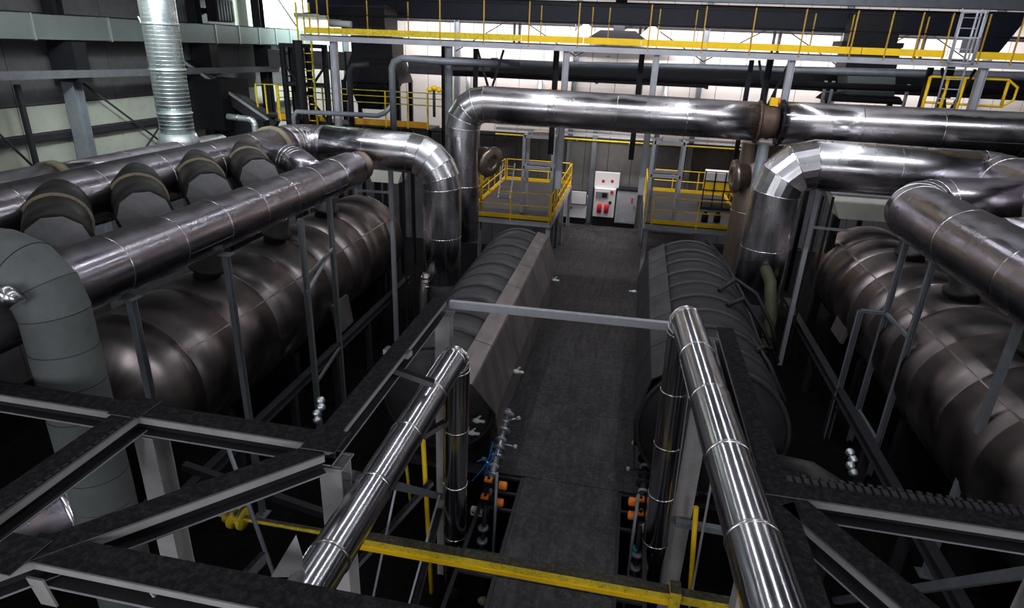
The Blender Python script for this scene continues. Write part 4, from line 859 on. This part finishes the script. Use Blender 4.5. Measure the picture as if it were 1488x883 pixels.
# yellow standpipes and tie rods behind the flue pipes
for lab, p, q, r_, m_ in (('upright yellow standpipe left of the left flue pipe column', (-3.22, 9.2, 2.4), (-3.05, 9.1, -1.8), .045, 'yellow'),
                       ('upright yellow standpipe between the right flue pipes', (1.75, 9.25, 1.2), (1.92, 9.1, -.9), .045, 'yellow'),
                       ('bent thin yellow pipe left of the upright yellow standpipe', (-3.75, 9.6, 1.6), (-3.62, 9.6, -.2), .03, 'yellow_worn')):
    tag(MB().tube([p, q], r_, 10).build('standpipe', m_), lab, 'pipe')
for lab, p, q in (('thin grey tie rod slanting down left of the yellow standpipe', (-3.3, 8.6, 2.2), (-3.75, 7.0, -1.8)), ('thin grey tie rod slanting across right of the yellow standpipe', (-2.9, 9.2, .6), (-3.15, 6.6, -1.8)), ('thin vertical grey rod between the right flue pipes', (1.98, 9.7, 4.1), (1.88, 8.8, -1.8))):
    tag(MB().tube([p, q], .022, 8).build('tie_rod', 'steel_light'), lab, 'rod')
tag(MB().tube([(-5.7, 7.2, 2.6), (-4.7, 6.6, .4)], .035, 8).build('tie_rod', 'steel'), 'long thin grey tie rod crossing in front of the yellow flanged valve', 'rod')
# pit frames beside the aisle slab
for sd, x0, x1, lab in ((-1, -2.25, -1.56, 'black steel pit frame on the left edge of the aisle slab'), (1, .50, 1.0, 'black steel pit frame on the right edge of the aisle slab')):
    t = thing('pit_frame', lab, 'frame', ((x0 + x1) / 2, 9.7, -.1), 'pit frames')
    for x in (x0, x1): MB().bar((x, 7.0, -.03), (x, 10.85, -.03), .07, .06).build('side_bar', 'girt', t)
    for y in (8.1, 8.6, 9.8, 10.3, 10.8): MB().bar((x0, y, -.03), (x1, y, -.03), .06, .05).build('cross_rail', 'girt', t)
    for y in (7.1, 10.7): MB().bar((x0, y, -1.8), (x0, y, -.06), .06, .06).build('leg', 'girt', t)
# orange actuators
def actuator(x, y, z, s, lab):
    t = thing('valve_actuator', lab, 'valve', (x, y, z), 'orange topped valve actuators')
    MB().box((x - .16, y - .07, z - .06), (x + .14, y + .07, z + .07)).build('body', 'black', t)
    MB().box((x - .15, y - .06, z + .07), (x - .0, y + .06, z + .12)).build('orange_cover', 'orange', t); MB().box((x - .09, y - .03, z + .12), (x - .04, y + .03, z + .14)).build('position_dial', 'black', t)
    xx = x + s * .21; MB().lathe([(0, .05), (.02, .085), (.15, .085), (.17, .06)], (xx - .08, y, z), (xx + 1, y, z), 12).build('orange_cap', 'orange', t)
    MB().tube([(x - .02, y, z - .06), (x - .02, y, z - .3)], .035, 8).build('valve_stem', 'steel', t)
actuator(-2.02, 9.85, .52, 1, 'orange capped valve actuator left of the aisle, upper one'); actuator(-2.06, 9.75, .18, 1, 'orange capped valve actuator left of the aisle, lower one')
actuator(.92, 9.9, .58, -1, 'orange capped valve actuator right of the aisle, upper one'); actuator(.94, 9.85, .30, -1, 'orange capped valve actuator right of the aisle, lower one')
t = thing('junction_box', 'small white box with black marks below the left orange actuators', 'box', (-2.28, 9.8, -.2))
MB().box((-2.42, 9.72, -.22), (-2.18, 9.84, -.08)).build('box_body', 'white', t)
for x in (-2.38, -2.31, -2.24): MB().box((x, 9.715, -.17), (x + .035, 9.72, -.13)).build('mark', 'black', t)
tag(MB().box((.88, 9.75, .02), (1.02, 9.85, .2)).build('junction_box', 'white'), 'small white box below the right orange actuators', 'box')
tag(MB().lathe([(0, .06), (.12, .07), (.14, .05)], (.86, 9.6, -.35), (.86, 9.6, 2), 12).build('float_pot', 'teal'), 'small teal cylinder below the right orange actuators', 'canister')
# valve trains: stacked fittings running toward the vessel
for sd, x0, lab, m2 in ((-1, -2.05, 'shiny train of stacked pipe fittings left of the aisle', 'galv'), (1, .95, 'dull train of stacked pipe fittings right of the aisle', 'girt')):
    t = thing('valve_train', lab, 'valve', (x0, 10.8, -.3), 'valve trains')
    a = Vector((x0 + .02 * sd, 11.6, 1.15 if sd < 0 else .9)); b = Vector((x0 - .05, 9.9, .35)); d = (b - a); L = d.length; d.normalize()
    MB().tube([a, b], .075, 12).build('pipe_run', m2, t)
    for k in range(9):
        c = a + d * (L * (k + .5) / 9); r_ = (.16, .10, .17, .12, .14, .16, .10, .14, .12)[k]
        f = MB(); f.lathe([(0, .05), (0, r_), (.045, r_), (.045, .06)], c, c + d, 12); f.build('fitting', m2 if k % 3 else 'steel_light', t)
    for k, (dx, dz) in enumerate(((.25 * -sd, .1), (.3 * -sd, -.02), (-.2 * -sd, .15))):
        c = a + d * (L * (.15 + .3 * k)); e = c + Vector((dx, 0, dz)); MB().tube([c, e], .02, 6).build('lever', m2, t); MB().lathe([(0, .045), (.07, .045)], e, e + Vector((dx, 0, dz)), 8).build('knob', 'steel_light' if k < 2 else 'galv', t)
    MB().tube([b, b + Vector((0, -.3, -.5)), b + Vector((-.02, -.5, -1.7))], .05, 10).build('down_pipe', 'girt', t)
    for k in range(4): MB().lathe([(0, .05), (0, .11), (.05, .11), (.05, .05)], b + Vector((-.01, -.36 - .05 * k, -.65 - .28 * k)), b + Vector((-.01, -.36, -5)), 12).build('fitting', 'steel', t)
    MB().tube([(x0 + .18 * -sd, 9.4, -1.7), (x0 + .17 * -sd, 9.6, 1.0)], .03, 8).build('side_pipe', 'steel', t)
    MB().lathe([(0, .05), (.1, .09), (.18, .05)], (x0 + .1 * -sd, 8.6, -1.2), (x0 + .5, 8.5, -1.1), 12).build('end_valve', 'ring' if sd < 0 else 'steel', t)
for k, pts in enumerate((((-2.1, 10.2, 1.25), (-2.15, 10.1, .95), (-2.22, 9.95, .8), (-2.42, 9.8, .55)), ((-2.0, 10.2, 1.1), (-2.12, 10.0, .9), (-2.2, 9.9, .62)), ((-2.35, 9.9, .95), (-2.2, 10.0, 1.0), (-2.1, 9.9, .65)))):
    tag(MB().tube(pts, .014, 6).build('air_hose', 'blue'), 'thin blue air hose curling above the left orange actuators, ' + ('longest', 'middle', 'shortest')[k], 'hose', 'blue air hoses left')
for k, pts in enumerate((((1.70, 9.9, 1.35), (1.86, 9.9, .95)), ((2.3, 9.9, 1.25), (2.0, 9.9, 1.0)))):
    tag(MB().tube(pts, .014, 6).build('air_hose', 'blue'), 'straight thin blue air hose between the right flue pipes, ' + ('left one', 'right one')[k], 'hose', 'blue air hoses right')
# valves on the vessel cover
for k, (x, y, z) in enumerate(((-2.07, 12.0, 1.9), (-2.5, 10.12, 1.75), (-2.12, 18.9, 1.6), (.6, 18.6, 1.6), (-2.6, 10.12, 1.45))):
    t = thing('drain_cock', ('small bright drain cock on the edge of the dusty side cover', 'small bright drain cock at the near corner of the side cover', 'small bright drain cock at the far end of the left vessel', 'small bright drain cock at the far end of the right vessel', 'small bright drain cock above the blue hoses')[k], 'valve', (x, y, z))
    MB().lathe([(0, .03), (.05, .05), (.12, .05), (.14, .03), (.24, .03)], (x, y, z), (x + (1 if x < 0 else -1), y, z), 10).build('cock_body', 'white', t); MB().bar((x + .06, y, z + .03), (x + .16, y, z + .12), .02, .03).build('lever', 'white', t)
# hoses over the right vessel
tag(MB().tube([(2.5, 19.2, 3.3), (3.0, 18.5, 2.9), (3.30, 16.5, 2.6), (3.42, 14.0, 2.25), (3.45, 12.5, 2.0), (3.5, 11.2, 1.5), (3.55, 10.2, .4)], .045, 8).build('conduit', 'girt'), 'long grey conduit running along the right shoulder of the right vessel', 'conduit')
for k, pts in enumerate((((2.4, 14.8, 3.25), (2.8, 15.2, 3.45), (3.3, 15.0, 3.2), (3.7, 14.6, 2.6), (3.9, 14.4, 2.0)), ((2.5, 14.0, 3.2), (2.9, 14.3, 3.3), (3.4, 14.0, 2.7), (3.8, 13.8, 2.0)), ((2.9, 12.2, 2.95), (3.2, 12.9, 2.75), (3.5, 13.4, 2.5)), ((2.9, 12.7, 3.0), (3.2, 12.2, 2.7), (3.5, 11.6, 2.2)))):
    tag(MB().tube(pts, .05, 8).build('cable', 'rubber'), 'black cable looping over the right vessel, ' + ('uppermost loop', 'second loop', 'short crossing piece', 'lowest piece')[k], 'cable', 'black cables on the right vessel')
t = thing('bellows_hose', 'thick greenish hose hanging from the foot of the right silver duct', 'hose', (4.2, 16.6, .5))
MB().tube([(4.05, 17.86, 2.95), (4.12, 17.3, 2.75), (4.2, 16.8, 1.9), (4.18, 16.7, 1.2), (4.05, 16.6, .75)], .16, 14).build('hose_body', 'green', t)
for z in (1.35, 1.0): MB().lathe([(0, .17), (.08, .17)], (4.19, 16.73, z), (4.19, 16.73, 5), 14).build('clamp', 'black', t)
t = thing('bellows_hose', 'short pale bracket hose at the foot of the left silver duct', 'hose', (-6.2, 17.6, 0))
MB().tube([(-6.02, 17.95, 1.75), (-6.1, 17.85, 1.1), (-6.1, 17.8, -1.8)], .13, 14).build('hose_body', 'cover', t)
for k in range(3): MB().lathe([(0, .15), (.05, .15)], (-6.04, 17.92, 1.6 - .15 * k), (-6.04, 17.92, 5), 14).build('clamp', 'band', t)
t = thing('drain_cock', 'bright valve cluster sitting behind the left frame corner', 'valve', (-3.4, 5.9, 4.1))
for k in range(4): MB().lathe([(0, .03), (.02, .05), (.07, .05), (.09, .02)], (-3.42 + .03 * (k % 2), 6.0 - .05 * k, 4.45 - .07 * k), (-3.2, 6.1, 4.5), 8).build('cock_body', 'galv_bright', t)
t = thing('drain_cock', 'bright valve cluster behind the cable chain beam on the right', 'valve', (2.7, 6.3, 4.4))
for k in range(4): MB().lathe([(0, .03), (.02, .045), (.06, .045), (.08, .02)], (2.72 + .03 * (k % 2), 6.35 - .04 * k, 4.5 - .06 * k), (2.6, 6.5, 4.6), 8).build('cock_body', 'galv_bright', t)
tag(MB().tube([(3.0, 9.9, 1.9), (3.5, 9.5, 2.1), (3.85, 9.3, 2.0), (3.95, 9.25, -.55)], .16, 12).build('waste_hose', 'stub'), 'short dull hose bent down behind the cable chain beam', 'hose')
t = thing('shut_off_valve', 'yellow valve with black spindle on top of the rusty joint', 'valve', (3.9, 20.2, 7.2))
MB().box((3.78, 20.1, 7.2), (3.98, 20.3, 7.42)).build('valve_body', 'yellow', t); MB().tube([(3.88, 20.2, 7.4), (3.88, 20.2, 7.7)], .03, 8).build('spindle', 'black', t); MB().lathe([(0, .04), (.1, .06), (.2, .03)], (4.02, 20.2, 7.22), (4.02, 20.2, 9), 10).build('cap', 'orange', t)
t = thing('shut_off_valve', 'yellow valve behind the left elbow of the high crossing duct', 'valve', (-6.6, 21.2, 7.0))
MB().tube([(-6.75, 21.2, 6.2), (-6.75, 21.2, 7.1)], .05, 8).build('stem_pipe', 'girt', t)
for k in range(3): MB().lathe([(0, .05), (.05, .1), (.12, .1), (.16, .05)], (-6.9 + .16 * k, 21.2, 7.0 + .05 * (k % 2)), (-6.9 + .16 * k, 21.2, 9), 10).build('valve_body', 'yellow', t)
tag(MB().tube([(-7.57, 5.60, 5.47), (-7.03, 5.60, 5.59), (-6.93, 5.60, 5.47)], .10, 14).build('end_pipe', 'alu_fresh'), 'short bright pipe end at the left edge under the grey elbow duct', 'pipe')
